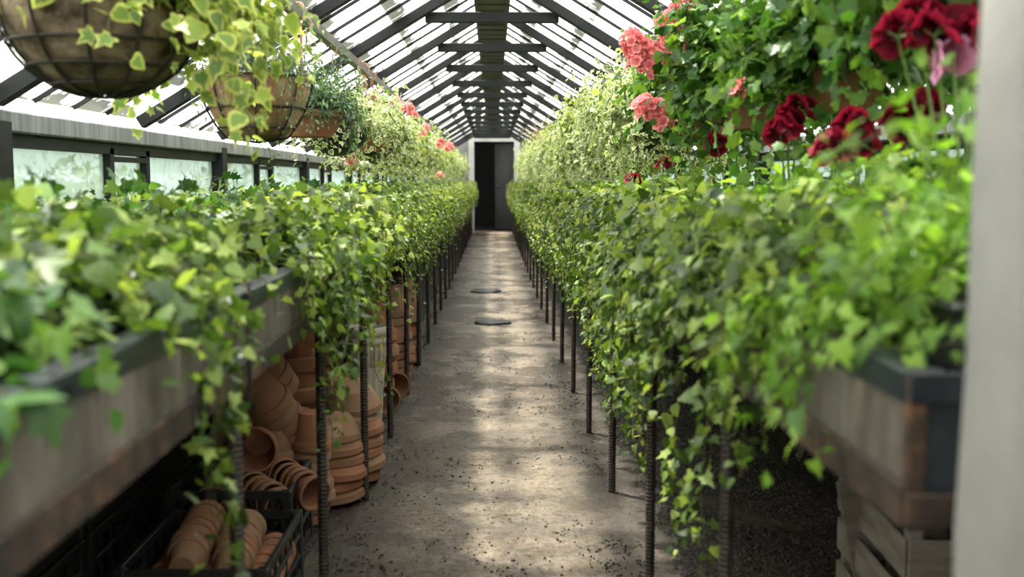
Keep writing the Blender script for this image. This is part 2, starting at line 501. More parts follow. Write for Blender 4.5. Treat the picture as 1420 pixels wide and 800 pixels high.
rb = MB().box((0, 0, 0), (.235, BAY - .09, .014)).mesh('ridge_board', M['ridge'])
slat = MB().box((0, 0, 0), (.20, .02, .012)).mesh('ridge_slat', M['ridge'])
for i in range(NB):
    o = link('ridge_board', rb, ceil, (0, YR[i] + BAY / 2, RIDGE - .135))
    for q in range(5):
        link('slat', slat, o, (0, -.55 + q * .27, -.013))
# glass panes, lapped in six rows
XB = [0.0, .30, .585, .87, 1.155, 1.43, XW + .035]
slots = []
for s in (-1, 1):
    for i in range(NB):
        for q in range(4):
            for r_ in range(6):
                slots.append((s, i, q, r_))
slots.append(None); slots.pop()
def pane_geo(s, r_, pw):
    x0, x1 = XB[r_], XB[r_ + 1] + .012
    nv = Vector((s * SL, 0, 1)).normalized()
    lo = Vector((s * x1, 0, rz_at(x1))) + nv * .006; hi = Vector((s * x0, 0, rz_at(x0))) + nv * .001
    dn = nv * -.004
    h = pw / 2 - .004
    y = Vector((0, h, 0))
    v = [lo - y, lo + y, hi + y, hi - y]
    return v, [p + dn for p in v]
def pane_mesh(items, name):
    V = []; Fc = []; UV = []
    for (s, r_, yc) in items:
        a, b = pane_geo(s, r_, BAY / 4)
        o = len(V)
        V += [(p.x, p.y + yc, p.z) for p in a]
        Fc.append((o, o + 1, o + 2, o + 3))
        UV += [(0, 0), (1, 0), (1, 1), (0, 1)]
    me = bpy.data.meshes.new(name); me.from_pydata(V, [], Fc); me.materials.append(M['roof_glass'])
    u = me.uv_layers.new(name='UVMap')
    for l in me.loops:
        u.data[l.index].uv = UV[l.vertex_index]
    return me
def visible_size(sl):
    s, i, q, r_ = sl
    y = YR[i] + BAY * (q + .5) / 4
    x = s * (XB[r_] + XB[r_ + 1]) / 2; z = rz_at(x) - 1.15
    if y < 1.0: return 0
    px, py = 683 + F_PX * x / y, 251 - F_PX * z / y
    if not (-60 < px < 1480 and py > -60): return 0
    return 1 / y
order = sorted(slots, key=visible_size, reverse=True)
pm = {(s, r_): pane_mesh([(s, r_, 0)], 'pane') for s in (-1, 1) for r_ in range(6)}
for (s, i, q, r_) in order[:290]:
    link('pane', pm[(s, r_)], ceil, (0, YR[i] + BAY * (q + .5) / 4, 0))
rest = pane_mesh([(s, r_, YR[i] + BAY * (q + .5) / 4) for (s, i, q, r_) in order[290:]], 'panes')
tag(link('panes', rest, ceil), kind='stuff')

# ------------------------------------------------------------------ glazed side walls
for s, side in ((-1, 'left'), (1, 'right')):
    wl = tag(empty('wall_' + side), 'low dark wall with glazed upper part and grey eaves rail', 'wall', kind='structure')
    link('wall_base', MB().box((s * (XW + .06), (YR[0] + YE) / 2, .43), (.14, YE - YR[0], 1.1)).mesh('wall_base', M['brick_paint']), wl)
    link('eaves_rail', MB().box((s * (XW + .02), (YR[0] + YE) / 2, EAVE - .036), (.09, YE - YR[0], .072)).mesh('eaves_rail', M['rail'], bevel=.006), wl)
    link('rail_under_board', MB().box((s * (XW + .035), (YR[0] + YE) / 2, EAVE - .095), (.06, YE - YR[0], .05)).mesh('rail_under_board', M['dark_paint']), wl)  # dark-painted board set just below the rail
    post = MB().box((s * (XW + .015), 0, 1.15), (.09, .11, .40)).mesh('post', M['dark_paint'], bevel=.004)
    wk = 0
    for i in range(0, NB + 1, 2):
        y0 = YR[i]; y1 = min(y0 + 2 * BAY, YE)
        link('post', post, wl, (0, y0 + (.0 if i else .06), 0))
        if i == NB: break
        wk += 1
        wn = tag(empty('window_%d' % (wk + (0 if s < 0 else 12)), (s * (XW + .03), y0, 0)),
                 'frosted side window with narrow middle casement between dark posts', 'window', 'glazed bays of the %s wall' % side, 'structure')
        L = y1 - y0
        a_, b_ = .375 * L, .54 * L
        for yy, wd in ((a_, .045), (b_, .05)):
            link('mullion', MB().box((0, yy, 1.12), (.05, wd, .34)).mesh('mullion', M['dark_paint']), wn)
        link('casement_frame', MB().box((s * -.005, (a_ + b_) / 2, 1.245), (.04, b_ - a_ - .05, .022)).box((s * -.005, (a_ + b_) / 2, .985), (.04, b_ - a_ - .05, .022)).mesh('casement_frame', M['dark_paint']), wn)
        link('sill', MB().box((0, L / 2, .975), (.10, L, .03)).mesh('sill', M['dark_paint']), wn)
        for (p, q) in ((.055, a_ - .022), (a_ + .022, b_ - .025), (b_ + .025, L - .055)):
            link('pane', MB().box((s * .01, (p + q) / 2, 1.135), (.005, q - p, .33)).mesh('pane', M['wall_glass']), wn)

# ------------------------------------------------------------------ end wall with doorway, dark room behind
wb = tag(empty('wall_back'), 'grey rendered end wall with a doorway', 'wall', kind='structure')
dx0, dx1, dtop = -.42, .50, 2.05
def poly_wall(pts, y0, y1):
    n = len(pts)
    return MB().raw([(x, y0, z) for x, z in pts] + [(x, y1, z) for x, z in pts],
                    [tuple(range(n)), tuple(range(2 * n - 1, n - 1, -1))] + [(i, i + n, (i + 1) % n + n, (i + 1) % n) for i in range(n)])
jx0, jx1 = dx0 - .13, dx1 + .13
link('wall_panel', poly_wall([(-XW - .1, 0), (jx0, 0), (jx0, rz_at(jx0) - .02), (-XW - .1, rz_at(XW + .1) - .02)], YE, YE + .15).mesh('wall_panel', M['end_wall']), wb)
link('wall_panel', poly_wall([(jx1, 0), (XW + .1, 0), (XW + .1, rz_at(XW + .1) - .02), (jx1, rz_at(jx1) - .02)], YE, YE + .15).mesh('wall_panel', M['end_wall']), wb)
link('wall_panel', poly_wall([(jx0, dtop + .09), (jx1, dtop + .09), (jx1, rz_at(jx1) - .02), (0, RIDGE - .02), (jx0, rz_at(jx0) - .02)], YE, YE + .15).mesh('wall_panel', M['dark_paint']), wb)
dr = tag(empty('door_1', (0, YE, 0)), 'doorway with pale grey frame and charcoal door standing open into the dark', 'door', kind='structure')
link('door_frame', MB().box((dx0 - .065, .05, (dtop + .09) / 2), (.13, .16, dtop + .09)).box((dx1 + .065, .05, (dtop + .09) / 2), (.13, .16, dtop + .09))
     .box(((dx0 + dx1) / 2, .05, dtop + .045), (dx1 - dx0, .16, .09)).mesh('door_frame', M['door_frame'], bevel=.006), dr)
leaf_a = math.radians(28)
dl = link('door_leaf', MB().box((-.24, 0, 1.0), (.48, .045, 1.98)).mesh('door_leaf', M['door'], bevel=.004), dr, (dx1 - .01, .16, .02), (0, 0, -leaf_a))
for zz in (.55, 1.45):
    link('panel', MB().box((-.24, -.028, zz), (.34, .014, .68)).mesh('panel', M['door'], bevel=.003), dl)
link('door_handle', MB().tube([(-.43, -.02, 1.02), (-.43, -.07, 1.02), (-.33, -.075, 1.02)], .009, 8).mesh('door_handle', M['chain'], True), dl)
rm = MB()
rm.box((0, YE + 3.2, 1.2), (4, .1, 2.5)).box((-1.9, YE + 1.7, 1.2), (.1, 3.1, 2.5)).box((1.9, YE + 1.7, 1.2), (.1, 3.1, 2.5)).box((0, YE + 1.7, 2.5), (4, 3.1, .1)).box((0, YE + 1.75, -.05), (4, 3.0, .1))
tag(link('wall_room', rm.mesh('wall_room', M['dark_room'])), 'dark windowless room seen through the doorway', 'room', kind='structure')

# front end: grey pillar beside the bench end and the gable behind the camera
pl = MB().raw(*grid(0, 1, 0, 1, 2, 2, lambda x, y: 0)); pl = MB()
ring = [(.448, .985), (.442, .975), (.442, .905), (.452, .89), (.80, .89), (.81, .90), (.81, .985)]
nz = 14
vv = []
for j in range(nz + 1):
    z = 2.3 * j / nz
    vv += [(x + (.004 * math.sin(z * 5) + .003 * math.sin(z * 13 + 1) if x < .6 else 0), y, z) for x, y in ring]
nr = len(ring)
pl.raw(vv, [(j * nr + i, j * nr + (i + 1) % nr, (j + 1) * nr + (i + 1) % nr, (j + 1) * nr + i) for j in range(nz) for i in range(nr)] + [tuple(range(nz * nr, nz * nr + nr))])
tag(link('trim_1', pl.mesh('trim_1', M['pillar'], True)), 'grey plastered pillar beside the end of the metal-edged bench', 'pillar', kind='structure')
wf = poly_wall([(-XW - .1, 0), (XW + .1, 0), (XW + .1, rz_at(XW + .1) - .02), (0, RIDGE - .02), (-XW - .1, rz_at(XW + .1) - .02)], YR[0] - .15, YR[0] - .02)
tag(link('wall_front', wf.mesh('wall_front', M['pillar'])), 'plain grey gable wall closing the near end', 'wall', kind='structure')

# ------------------------------------------------------------------ benches
def rebar_mesh(h, r=.0125, ribs=True):
    prof = [(0, 0), (r, 0)]
    if ribs:
        z = .01
        while z < h - .012:
            prof += [(r, z), (r * 1.14, z + .002), (r * 1.14, z + .005), (r, z + .007)]
            z += .011
    prof += [(r, h), (0, h)]
    return MB().lathe(prof, 8).mesh('leg', M['rebar'])
LEG = rebar_mesh(TRAY_B)
LEG_FAR = rebar_mesh(TRAY_B, ribs=False)
BACK_LEG = MB().box((0, 0, TRAY_B / 2), (.035, .035, TRAY_B)).mesh('leg', M['rebar'])
def bench(s, xf, y0, y1, label, leg_x, leg_ys):
    b = tag(empty('plant_bench', (xf, y0, 0)), label, 'bench')
    xb = s * 1.56
    L = y1 - y0
    wd = abs(xb - xf)
    mid = s * wd / 2
    link('tray_base', MB().box((mid, L / 2, TRAY_B + .02), (wd - .02, L - .01, .03)).mesh('tray_base', M['board']), b)
    link('soil_fill', MB().box((mid, L / 2, TRAY_B + .07), (wd - .06, L - .06, .07)).mesh('soil_fill', M['soil']), b)
    # front boards, one panel after the other
    yy = 0.0
    while yy < L - .01:
        e = min(yy + 1.22, L)
        link('side_panel', MB().box((s * .012, (yy + e) / 2, (TRAY_T + TRAY_B) / 2 + .015), (.016, e - yy - .004, TRAY_T - TRAY_B - .05)).mesh('side_panel', M['board']), b)
        yy = e
    link('end_panel', MB().box((mid, .012, (TRAY_T + TRAY_B) / 2), (wd - .01, .02, TRAY_T - TRAY_B - .012)).mesh('end_panel', M['rim']), b)
    link('back_panel', MB().box((s * (wd - .012), L / 2, (TRAY_T + TRAY_B) / 2), (.02, L, TRAY_T - TRAY_B)).mesh('back_panel', M['board']), b)
    # rim angle: outer flange and top flange
    link('top_rail', MB().box((0, L / 2, TRAY_T - .017), (.006, L, .034)).box((s * .018, L / 2, TRAY_T - .001), (.04, L, .006)).mesh('top_rail', M['rim'], bevel=.002), b)
    link('bottom_angle', MB().box((-s * .002, L / 2, TRAY_B + .020), (.008, L, .048)).box((s * .026, L / 2, TRAY_B - .002), (.055, L, .006)).mesh('bottom_angle', M['rust'], bevel=.002), b)
    link('corner_post', MB().box((s * .010, .004, (TRAY_T + TRAY_B) / 2), (.022, .014, TRAY_T - TRAY_B - .004)).mesh('corner_post', M['rust'], bevel=.003), b)
    link('end_rail', MB().box((mid, -.003, TRAY_T - .017), (wd, .006, .034)).mesh('end_rail', M['rim'], bevel=.002), b)
    link('end_angle', MB().box((mid, -.003, TRAY_B + .016), (wd, .008, .036)).mesh('end_angle', M['rust'], bevel=.002), b)
    for i, ly in enumerate(leg_ys):
        link('leg', LEG if ly < 9 else LEG_FAR, b, (leg_x - xf, ly - y0, 0))
        if ly > 2.2 and i % 2 == 0:
            link('leg', BACK_LEG, b, (s * (wd - .04), ly - y0, 0))
    return b
bl = bench(-1, XL, 0.62, 24.3, 'long weathered grey bench tray on rebar legs above stacked terracotta pots', XL - .012, [1.88 + .95 * i for i in range(24)])
br = bench(1, XR, 1.1, 24.3, 'long black-rimmed rusty bench tray on rebar legs above dark gravel', XR + .002, [1.95 + .95 * i for i in range(24)])
# twisted wire tie over the bench front
for dy in (0, .012):
    pts = [(.006 + .003 * math.sin(i * 1.4 + dy * 200), 1.31 + dy + .006 * math.sin(i * .9), .97 - i * .03) for i in range(9)]
    link('wire_tie', MB().tube(pts, .0035, 5).mesh('wire_tie', M['wire'], True), bl)

# ------------------------------------------------------------------ leaves
def template(outline, centre, cup=.14, droop=.22, ruffle=0.0):
    """fan of triangles, base at origin, tip to +y, face +z; returns verts, faces, edge value"""
    P = [centre] + outline
    V = []
    for i, (x, y) in enumerate(P):
        z = cup * abs(x) - droop * y * y + (ruffle * math.sin(i * 2.4) if i else 0)
        V.append((x, y, z))
    n = len(outline)
    F = [(0, 1 + i, 1 + (i + 1) % n) for i in range(n)]
    e = [0.0] + [1.0] * n
    return np.array(V), np.array(F), np.array(e)
def mirror(half):
    """half outline from base up the right side to the tip -> full outline"""
    return half + [(-x, y) for x, y in reversed(half) if abs(x) > 1e-6]
ivy_a = template(mirror([(0, .02), (.20, -.10), (.47, .02), (.30, .22), (.52, .52), (.20, .56), (0, 1.0)]), (0, .25))
ivy_b = template(mirror([(0, .04), (.26, -.06), (.38, .10), (.28, .30), (.36, .50), (.14, .62), (0, 1.0)]), (0, .28), cup=.22, droop=.35)
ivy_c = template(mirror([(0, 0), (.30, -.02), (.46, .18), (.40, .42), (.22, .70), (0, .95)]), (0, .3), cup=-.08, droop=.15)
ger = []
for ph in (0, 1):
    o = [(0, .10)]
    for i in range(23):
        a = -PI / 2 + .40 + i * (2 * PI - .80) / 22
        rr = .52 * (.66 + .34 * abs(math.cos(2.5 * (a - PI / 2)))) * (1.0 if i % 2 == 0 else .93)
        o.append((rr * math.cos(a) * 1.08, .42 + rr * math.sin(a)))
    ger.append(template(o, (0, .40), cup=.30 if ph else -.18, droop=.16, ruffle=.05))
oval = template(mirror([(0, 0), (.22, .25), (.20, .62), (0, 1.0)]), (0, .45), cup=.25, droop=.3)
# feathery cut leaf: three fingers
fe = []
for a0, ln in ((-.9, .7), (-.45, .9), (0, 1.0), (.45, .9), (.9, .7)):
    fe.append((ln * math.sin(a0 - .12) * .62, ln * math.cos(a0) * .72)); fe.append((ln * math.sin(a0) * .95, ln * math.cos(a0)))
    fe.append((ln * math.sin(a0 + .12) * .62, ln * math.cos(a0) * .72))
    if a0 < .85: fe.append((.28 * math.sin(a0 + .22), .30 * math.cos(a0 + .22)))
feather = template([(0, 0)] + fe[::-1], (0, .2), cup=.1, droop=.35)
LEAF = {'ivy': [ivy_a, ivy_b, ivy_c], 'ger': ger, 'oval': [oval], 'feather': [feather, ivy_b]}
LEAF_MESH = {}
def leaf_meshes(kind, mat):
    key = (kind, mat)
    if key not in LEAF_MESH:
        out = []
        for t in LEAF[kind]:
            V, F, e = t
            out.append(np_mesh('leaf', V, F, M[mat], np.zeros(len(V)), e))
        LEAF_MESH[key] = out
    return LEAF_MESH[key]

def unit(a):
    return a / np.maximum(np.linalg.norm(a, axis=-1, keepdims=True), 1e-9)

def grow(rng, start, d0, length, step=.022, grav=.12, wander=.30, constraint=None, settle=None):
    """simulated trailing shoots; returns list of polylines (arrays)"""
    n = len(start)
    pos = start.copy(); d = unit(d0); N = int(length.max() / step) + 1
    rec = [pos.copy()]
    for t in range(N):
        age = t * step
        gdir = np.zeros((n, 3)); gdir[:, 2] = -grav * min(1.0, .25 + age / .18)
        d = unit(d + gdir + wander * rng.normal(size=(n, 3)) * [1, 1, .7])
        new = pos + d * step
        if constraint is not None:
            new, d = constraint(new, d)
        pos = new
        rec.append(pos.copy())
    rec = np.stack(rec, 1)
    cnt = np.clip((length / step).astype(int) + 1, 3, rec.shape[1])
    return [rec[i, :cnt[i]] for i in range(n)]

def leaves_on(rng, lines, size, skip=0.0, outward=None, pet=(.012, .035), up=.6, per=1.0):
    P = []; D = []; A = []
    for ln in lines:
        k = len(ln)
        m = max(2, int(k * per))
        idx = np.linspace(1, k - 1, m)
        i0 = idx.astype(int)
        P.append(ln[i0]); D.append(unit(ln[i0] - ln[i0 - 1])); A.append(idx / max(1, k - 1))
    P = np.concatenate(P); D = np.concatenate(D); A = np.concatenate(A)
    if skip:
        kp = rng.random(len(P)) > skip
        P, D, A = P[kp], D[kp], A[kp]
    n = len(P)
    q = rng.normal(size=(n, 3))
    out = np.zeros((n, 3)) if outward is None else outward(P)
    q = q + .7 * out + [0, 0, .25]
    q = unit(q - D * (q * D).sum(1, keepdims=True))
    pos = P + q * rng.uniform(*pet, size=(n, 1))
    nr = unit(.55 * out + np.array([0, 0, up]) + .55 * rng.normal(size=(n, 3)) + .3 * q)
    tip = .7 * q + [0, 0, -.55] + .4 * rng.normal(size=(n, 3)) + .25 * D
    tip = unit(tip - nr * (tip * nr).sum(1, keepdims=True))
    X = np.cross(tip, nr)
    R = np.stack([X, tip, nr], 2)
    sc = size * rng.uniform(.65, 1.2, n) * (1.05 - .45 * A ** 2)
    return pos, R, sc

def leaves_mesh(name, rng, kind, mat, pos, R, sc):
    Vs = []; Fs = []; rs = []; es = []; o = 0
    pick = rng.integers(0, len(LEAF[kind]), len(pos))
    for q, (T, Fc, e) in enumerate(LEAF[kind]):
        I = np.where(pick == q)[0]
        if len(I) == 0: continue
        V = np.einsum('nij,vj->nvi', R[I], T) * sc[I][:, None, None] + pos[I][:, None, :]
        nv = len(T)
        Vs.append(V.reshape(-1, 3)); Fs.append((Fc[None] + (np.arange(len(I)) * nv)[:, None, None]).reshape(-1, 3) + o)
        rs.append(np.repeat(rng.random(len(I)), nv)); es.append(np.tile(e, len(I)))
        o += len(I) * nv
    return np_mesh(name, np.concatenate(Vs), np.concatenate(Fs), M[mat], np.concatenate(rs), np.concatenate(es))

def stems_mesh(lines, r, mat):
    """three-sided tubes, vectorised enough"""
    Vs = []; Fs = []; o = 0
    for ln in lines:
        ln = ln[::2] if len(ln) > 6 else ln
        k = len(ln)
        t = unit(np.gradient(ln, axis=0))
        x = unit(np.cross(t, np.array([.31, .87, .38]))); y = np.cross(t, x)
        rr = (r * np.linspace(1, .5, k))[:, None]
        ring = np.stack([ln + rr * x, ln + rr * (-.5 * x + .87 * y), ln + rr * (-.5 * x - .87 * y)], 1)
        Vs.append(ring.reshape(-1, 3))
        a = np.arange(k - 1) * 3
        for j in range(3):
            jj = (j + 1) % 3
            Fs.append(np.stack([a + j, a + jj, a + 3 + jj, a + 3 + j], 1) + o)
        o += k * 3
    return np_mesh('stems', np.concatenate(Vs), np.concatenate(Fs), M[mat])

def add_foliage(root, rng, kind, mat, lines, leaves, hero=0, stem_r=.0018, stem_mat='stem', world=None, name='foliage'):
    """hang stems and leaves under a plant; the `hero` leaves nearest the camera become objects of their own"""
    pos, R, sc = leaves
    link('stems', stems_mesh(lines, stem_r, stem_mat), root)['kind'] = 'stuff'
    if hero:
        W = np.array(world)
        c, s_ = math.cos(W[3]), math.sin(W[3])
        wx = pos[:, 0] * c - pos[:, 1] * s_ + W[0]; wy = pos[:, 0] * s_ + pos[:, 1] * c + W[1]; wz = pos[:, 2] + W[2]
        dist = np.sqrt(wx ** 2 + wy ** 2 + (wz - 1.15) ** 2)
        o = np.argsort(dist / sc ** .5)
        H = o[:hero]; rest = o[hero:]
        ms = leaf_meshes(kind, mat)
        pk = rng.integers(0, len(ms), len(H))
        for i, q in zip(H, pk):
            A = np.eye(4); A[:3, :3] = R[i] * sc[i]; A[:3, 3] = pos[i]
            link('leaf', ms[q], root, mat4=Matrix(A.tolist()))
        if len(rest):
            link(name, leaves_mesh(name, rng, kind, mat, pos[rest], R[rest], sc[rest]), root)['kind'] = 'stuff'
    else:
        link(name, leaves_mesh(name, rng, kind, mat, pos, R, sc), root)['kind'] = 'stuff'

def copy_tree(o, parent=None):
    c = o.copy(); C.objects.link(c); c.parent = parent
    for ch in o.children:
        copy_tree(ch, c)
    return c

# pots standing in the trays
def pot_mesh(r, h, mat, name='pot'):
    prof = [(0, 0), (r * .72, 0), (r * .95, h * .80), (r * 1.04, h * .80), (r * 1.06, h), (r * .98, h), (r * .93, h * .86), (0, h * .86)]
    return MB().lathe(prof, 18).mesh(name, M[mat])
POT = pot_mesh(.075, .12, 'black_plastic')
BZ = TRAY_B + .106        # top of the soil in the trays

# --- local frames: +x points to the path; the tray front is at local x = edge
def bench_constraint(edge, thick, lowz, ylim, cap):
    def f(p, d):
        inside = p[:, 0] < edge + .012
        low = inside & (p[:, 2] < lowz)
        p[low, 2] = lowz; d[low, 2] = np.maximum(d[low, 2], .02); d[low, 0] += .25
        lim = edge + thick
        over = p[:, 0] > lim
        p[over, 0] = lim[over] + (p[over, 0] - lim[over]) * .2; d[over, 0] *= .2
        hi = p[:, 2] > cap
        p[hi, 2] = cap[hi] + (p[hi, 2] - cap[hi]) * .3; d[hi, 2] = np.minimum(d[hi, 2], 0)
        bx = np.abs(p[:, 0]) > (.26 if edge > 1 else 9)
        d[bx, 0] -= .3 * np.sign(p[bx, 0])
        yo = np.abs(p[:, 1]) > ylim
        d[yo, 1] -= .25 * np.sign(p[yo, 1])
        return p, unit(d)
    return f
def ivy_lines(rng, n_top, n_trail, edge, hang, top=.13, ylim=.26, thick=(.015, .11), rim=.075, extra=0):
    n = n_top + n_trail
    st = np.stack([rng.normal(0, .035, n), rng.normal(0, .05, n), np.full(n, .10)], 1)
    az = rng.uniform(-PI, PI, n)
    d = np.stack([np.cos(az) * .8, np.sin(az), rng.uniform(.5, 1.6, n)], 1)
    d[n_top:, 0] = np.abs(d[n_top:, 0]) + .6
    d[n_top:, 2] *= .6
    L = np.concatenate([rng.uniform(.10, .10 + top * 1.4, n_top), rng.uniform(hang[0], hang[1], n_trail) + edge + .12])
    if extra: L[-extra:] += rng.uniform(.12, .30, extra)
    cap = rng.uniform(.10, .12 + top * .75, n) + (rng.random(n) < .07) * .08
    return grow(rng, st, d, L, constraint=bench_constraint(edge, rng.uniform(*thick, size=n), rim, ylim, cap))

def ivy_plant(seed, mat, edge, n_top, n_trail, hang, size, hero=0, world=None, per=1.15, kind='ivy', top=.13, ylim=.26, pot=POT, thick=(.015, .11), extra=0, strands=()):
    rng = np.random.default_rng(seed)
    root = empty('ivy_plant')
    if pot is not None:
        link('pot', pot, root)
        link('soil', MB().lathe([(0, .104), (.069, .104)], 14).mesh('soil', M['soil']), root)
    lines = ivy_lines(rng, n_top, n_trail, edge, hang, top, ylim, thick, extra=extra)
    for (ys, drop) in strands:
        ks = np.arange(0, int((drop + edge + .05) / .022))
        t = ks * .022
        over = np.clip(t - edge - .02, 0, None)
        ln = np.stack([np.minimum(t, edge + .03) + .010 * np.sin(over * 17 + ys * 9), ys + .02 * np.sin(t * 9 + ys * 7) + .012 * np.sin(t * 23), .095 + .03 * np.sin(np.minimum(t, edge) * 12) - over], 1)
        lines.append(ln); lines.append(ln[len(ln) // 2:] + [.004, .012, .006])
    lv = leaves_on(rng, lines, size, skip=.05, outward=lambda p: np.stack([np.clip((p[:, 0] - edge + .12) * 6, 0, 1), p[:, 1] * 1.2, np.zeros(len(p))], 1), per=per)
    add_foliage(root, rng, kind, mat, lines, lv, hero, world=world)
    return root
def put(o, x, y, z, rz, label, cat, group=None):
    o.location = (x, y, z); o.rotation_euler = (0, 0, rz)
    return tag(o, label, cat, group)

lr = np.random.default_rng(11)
# LEFT front row.  near: sit back on the tray, hardly trailing
near_left = [  # y, x, mat, trail, hang, size
    (1.05, -.66, 'ivy_deep', 4, (.0, .08), .056, 'ivy with big dark leaves in black pot at the end of the bare board'),
    (1.38, -.68, 'ivy', 4, (.0, .06), .050, 'ivy plant behind the bare bench board, between dark-leaved ivy and wire tie'),
    (1.66, -.62, 'ivy', 4, (.30, .52), .042, 'ivy plant dropping one thin leafy strand in front of the clay pot crates'),
    (2.06, -.70, 'ivy', 3, (.0, .06), .042, 'ivy plant in black pot standing level with the wire tie'),
]
G = 'ivy plants along the bench above the clay pots'
for k_, (y, x, mt, tr, hg, sz, lab) in enumerate(near_left):
    W = (x, y, BZ, 0)
    o = ivy_plant(100 + k_, mt, XL - x, 44, tr, hg, sz, 290, W, top=.16, ylim=.2, thick=(.0, .035), strands=((), ((.02, .14),), ((-.06, .50), (-.01, .36)), ())[k_])
    put(o, x, y, BZ, 0, lab, 'plant', G)
# mid distance: hedge of trailing ivy, own geometry for the closest, shared farther on
LAB_L = 'bushy green ivy trailing down over the bench front above the clay pots'
LAB_R = 'bushy green ivy trailing down over the bench front above dark gravel'
NEAR_L = ('first ivy to trail over the board, above the crate of small clay pots', 'long ivy trailing above the gap between the two pot crates',
          'yellowish ivy trailing above the rear crate with the arc of pots', 'ivy trailing above the upside-down columns of clay pots',
          'ivy trailing above the stack of large clay pots', 'yellowish ivy trailing above the shallow clay bowls', 'ivy trailing directly above the cream fluted planter')
NEAR_R = ('ivy trailing over the gravel bench below the clay-potted leafy geraniums', 'yellowish ivy trailing below the geranium that has one pink bud',
          'ivy trailing below the half-open red flower', 'ivy trailing below the middle of the salmon pink flower heads', 'yellowish ivy trailing just past the half-open red flower', 'ivy trailing below the lowest salmon pink flower heads')
def shade(o):
    for ch in o.children:
        if ch.name.startswith('foliage'):
            return 'yellowish' if 'lime' in ch.data.materials[0].name else 'mid-green'
    return 'mid-green'
def front_variants(base):
    return [ivy_plant(base + i, mt, .17, 42, 42, hg, sz, per=1.8, extra=3) for i, (mt, hg, sz) in enumerate((
        ('ivy', (.08, .40), .031), ('ivy_lime', (.08, .38), .030), ('ivy', (.10, .48), .030), ('ivy_lime', (.06, .34), .029), ('ivy', (.08, .42), .029)))]
VARS = front_variants(300)
VARS_R = [ivy_plant(320 + i, mt, .17, 42, 48, hg, sz, per=1.8, extra=5) for i, (mt, hg, sz) in enumerate((
    ('ivy', (.12, .55), .032), ('ivy_lime', (.12, .50), .031), ('ivy', (.15, .60), .031), ('ivy_lime', (.10, .46), .030), ('ivy', (.12, .54), .030)))]
used = set()
def take(variants, i):
    v = variants[i]
    if v.name not in used:
        used.add(v.name); return v
    return copy_tree(v)
yy = 2.66; k_ = 0
while yy < 24.0:
    if yy < 4.8:
        W = (XL - .17, yy, BZ, 0)
        o = ivy_plant(140 + k_, ('ivy', 'ivy', 'ivy_lime')[k_ % 3], .17, 40, 40, ((.18, .48), (.10, .34), (.12, .36), (.04, .20), (.03, .16), (.03, .14), (.03, .16))[min(k_, 6)], .038, 250, W, per=1.35, extra=4 if k_ < 3 else 1, strands=((.0, .5),) if k_ == 0 else ())
    else:
        o = take(VARS, int(lr.integers(0, 5)))
    lab = NEAR_L[k_] if k_ < len(NEAR_L) else shade(o) + ' ivy trailing over the bench front past the cream planter'
    put(o, XL - .17 + lr.normal(0, .012), yy, BZ, lr.normal(0, .06), lab, 'plant', G)
    yy += .34 if yy < 14 else .42; k_ += 1
# LEFT back rows
BUSH = [ivy_plant(340 + i, mt, 3.0, 52, 0, (.1, .2), sz, top=tp, ylim=.3) for i, (mt, sz, tp) in enumerate((('ivy', .045, .16), ('feather', .050, .17), ('ivy_lime', .042, .14), ('ivy_deep', .05, .15), ('feather', .05, .27)))]
def kind_of(o):
    for ch in o.children:
        if ch.name.startswith('foliage'):
            n_ = ch.data.materials[0].name
            return 'fresh bright green' if 'fresh' in n_ else 'yellowish leafy' if 'lime' in n_ else 'dark-leaved' if 'deep' in n_ else 'mid-green leafy'
LAB_BL = ' pot plant standing behind the trailing ivy below the frosted windows'
LAB_BR = ' pot plant standing behind the trailing ivy on the gravel-side bench'
for s in (-1, 1):
    for row, xx in enumerate((.86, 1.22)):
        yy = (1.25 if s < 0 else 2.3) + .2 * row
        while yy < 23.8:
            v = take(BUSH, int(lr.integers(0, 4)) if yy > 5 else (0 if row else 3) if s < 0 else (4 if yy < 3.2 else int(lr.integers(0, 2))))
            put(v, s * (xx + lr.normal(0, .03)), yy, BZ, lr.uniform(-3, 3), kind_of(v) + (LAB_BL if s < 0 else LAB_BR), 'plant', 'back row plants, ' + ('window side' if s < 0 else 'gravel side'))
            yy += .40 if yy < 12 else .55

# RIGHT front row, rz = pi so that local +x faces the path
trough = MB().lathe([(0, 0)], 4)
near_right = [  # y, xoff, mat, ntop, ntrail, hang, size
    (1.36, .19, 'feather', 84, 3, (.0, .06), .046, 'fresh green plant in black trough beside the grey pillar'),
    (1.66, .15, 'ivy', 64, 24, (.04, .22), .042, 'ivy trailing over the rusty bench corner next to the black trough'),
    (1.98, .15, 'ivy', 48, 28, (.06, .32), .042, 'ivy trailing over the bench front in line with the wooden crate'),
    (2.32, .15, 'ivy', 46, 32, (.10, .42), .040, 'ivy trailing low over the bench front just past the wooden crate'),
]
GR = 'ivy plants along the bench above the gravel'
for k_, (y, xo, mt, nt, tr, hg, sz, lab) in enumerate(near_right):
    x = XR + xo; W = (x, y, BZ, PI)
    o = ivy_plant(180 + k_, mt, xo, nt, tr, hg, sz, 280, W, per=1.3, extra=2 if k_ else 0, strands=((), ((-.05, .36),), ((0, .60),), ((.05, .66),))[k_], kind='feather' if mt == 'feather' else 'ivy', top=(.42, .29, .20, .16)[k_], ylim=.2, pot=POT if k_ else None)
    if k_ == 0:
        t_ = MB()
        t_.box((0, 0, .055), (.20, .34, .11)).box((0, 0, .115), (.225, .365, .016))
        link('trough', t_.mesh('trough', M['black_plastic'], bevel=.005), o)
        link('soil', MB().box((0, 0, .125), (.19, .33, .006)).mesh('soil', M['soil']), o)
    put(o, x, y, BZ, PI, lab, 'plant', GR)
yy = 2.66; k_ = 0
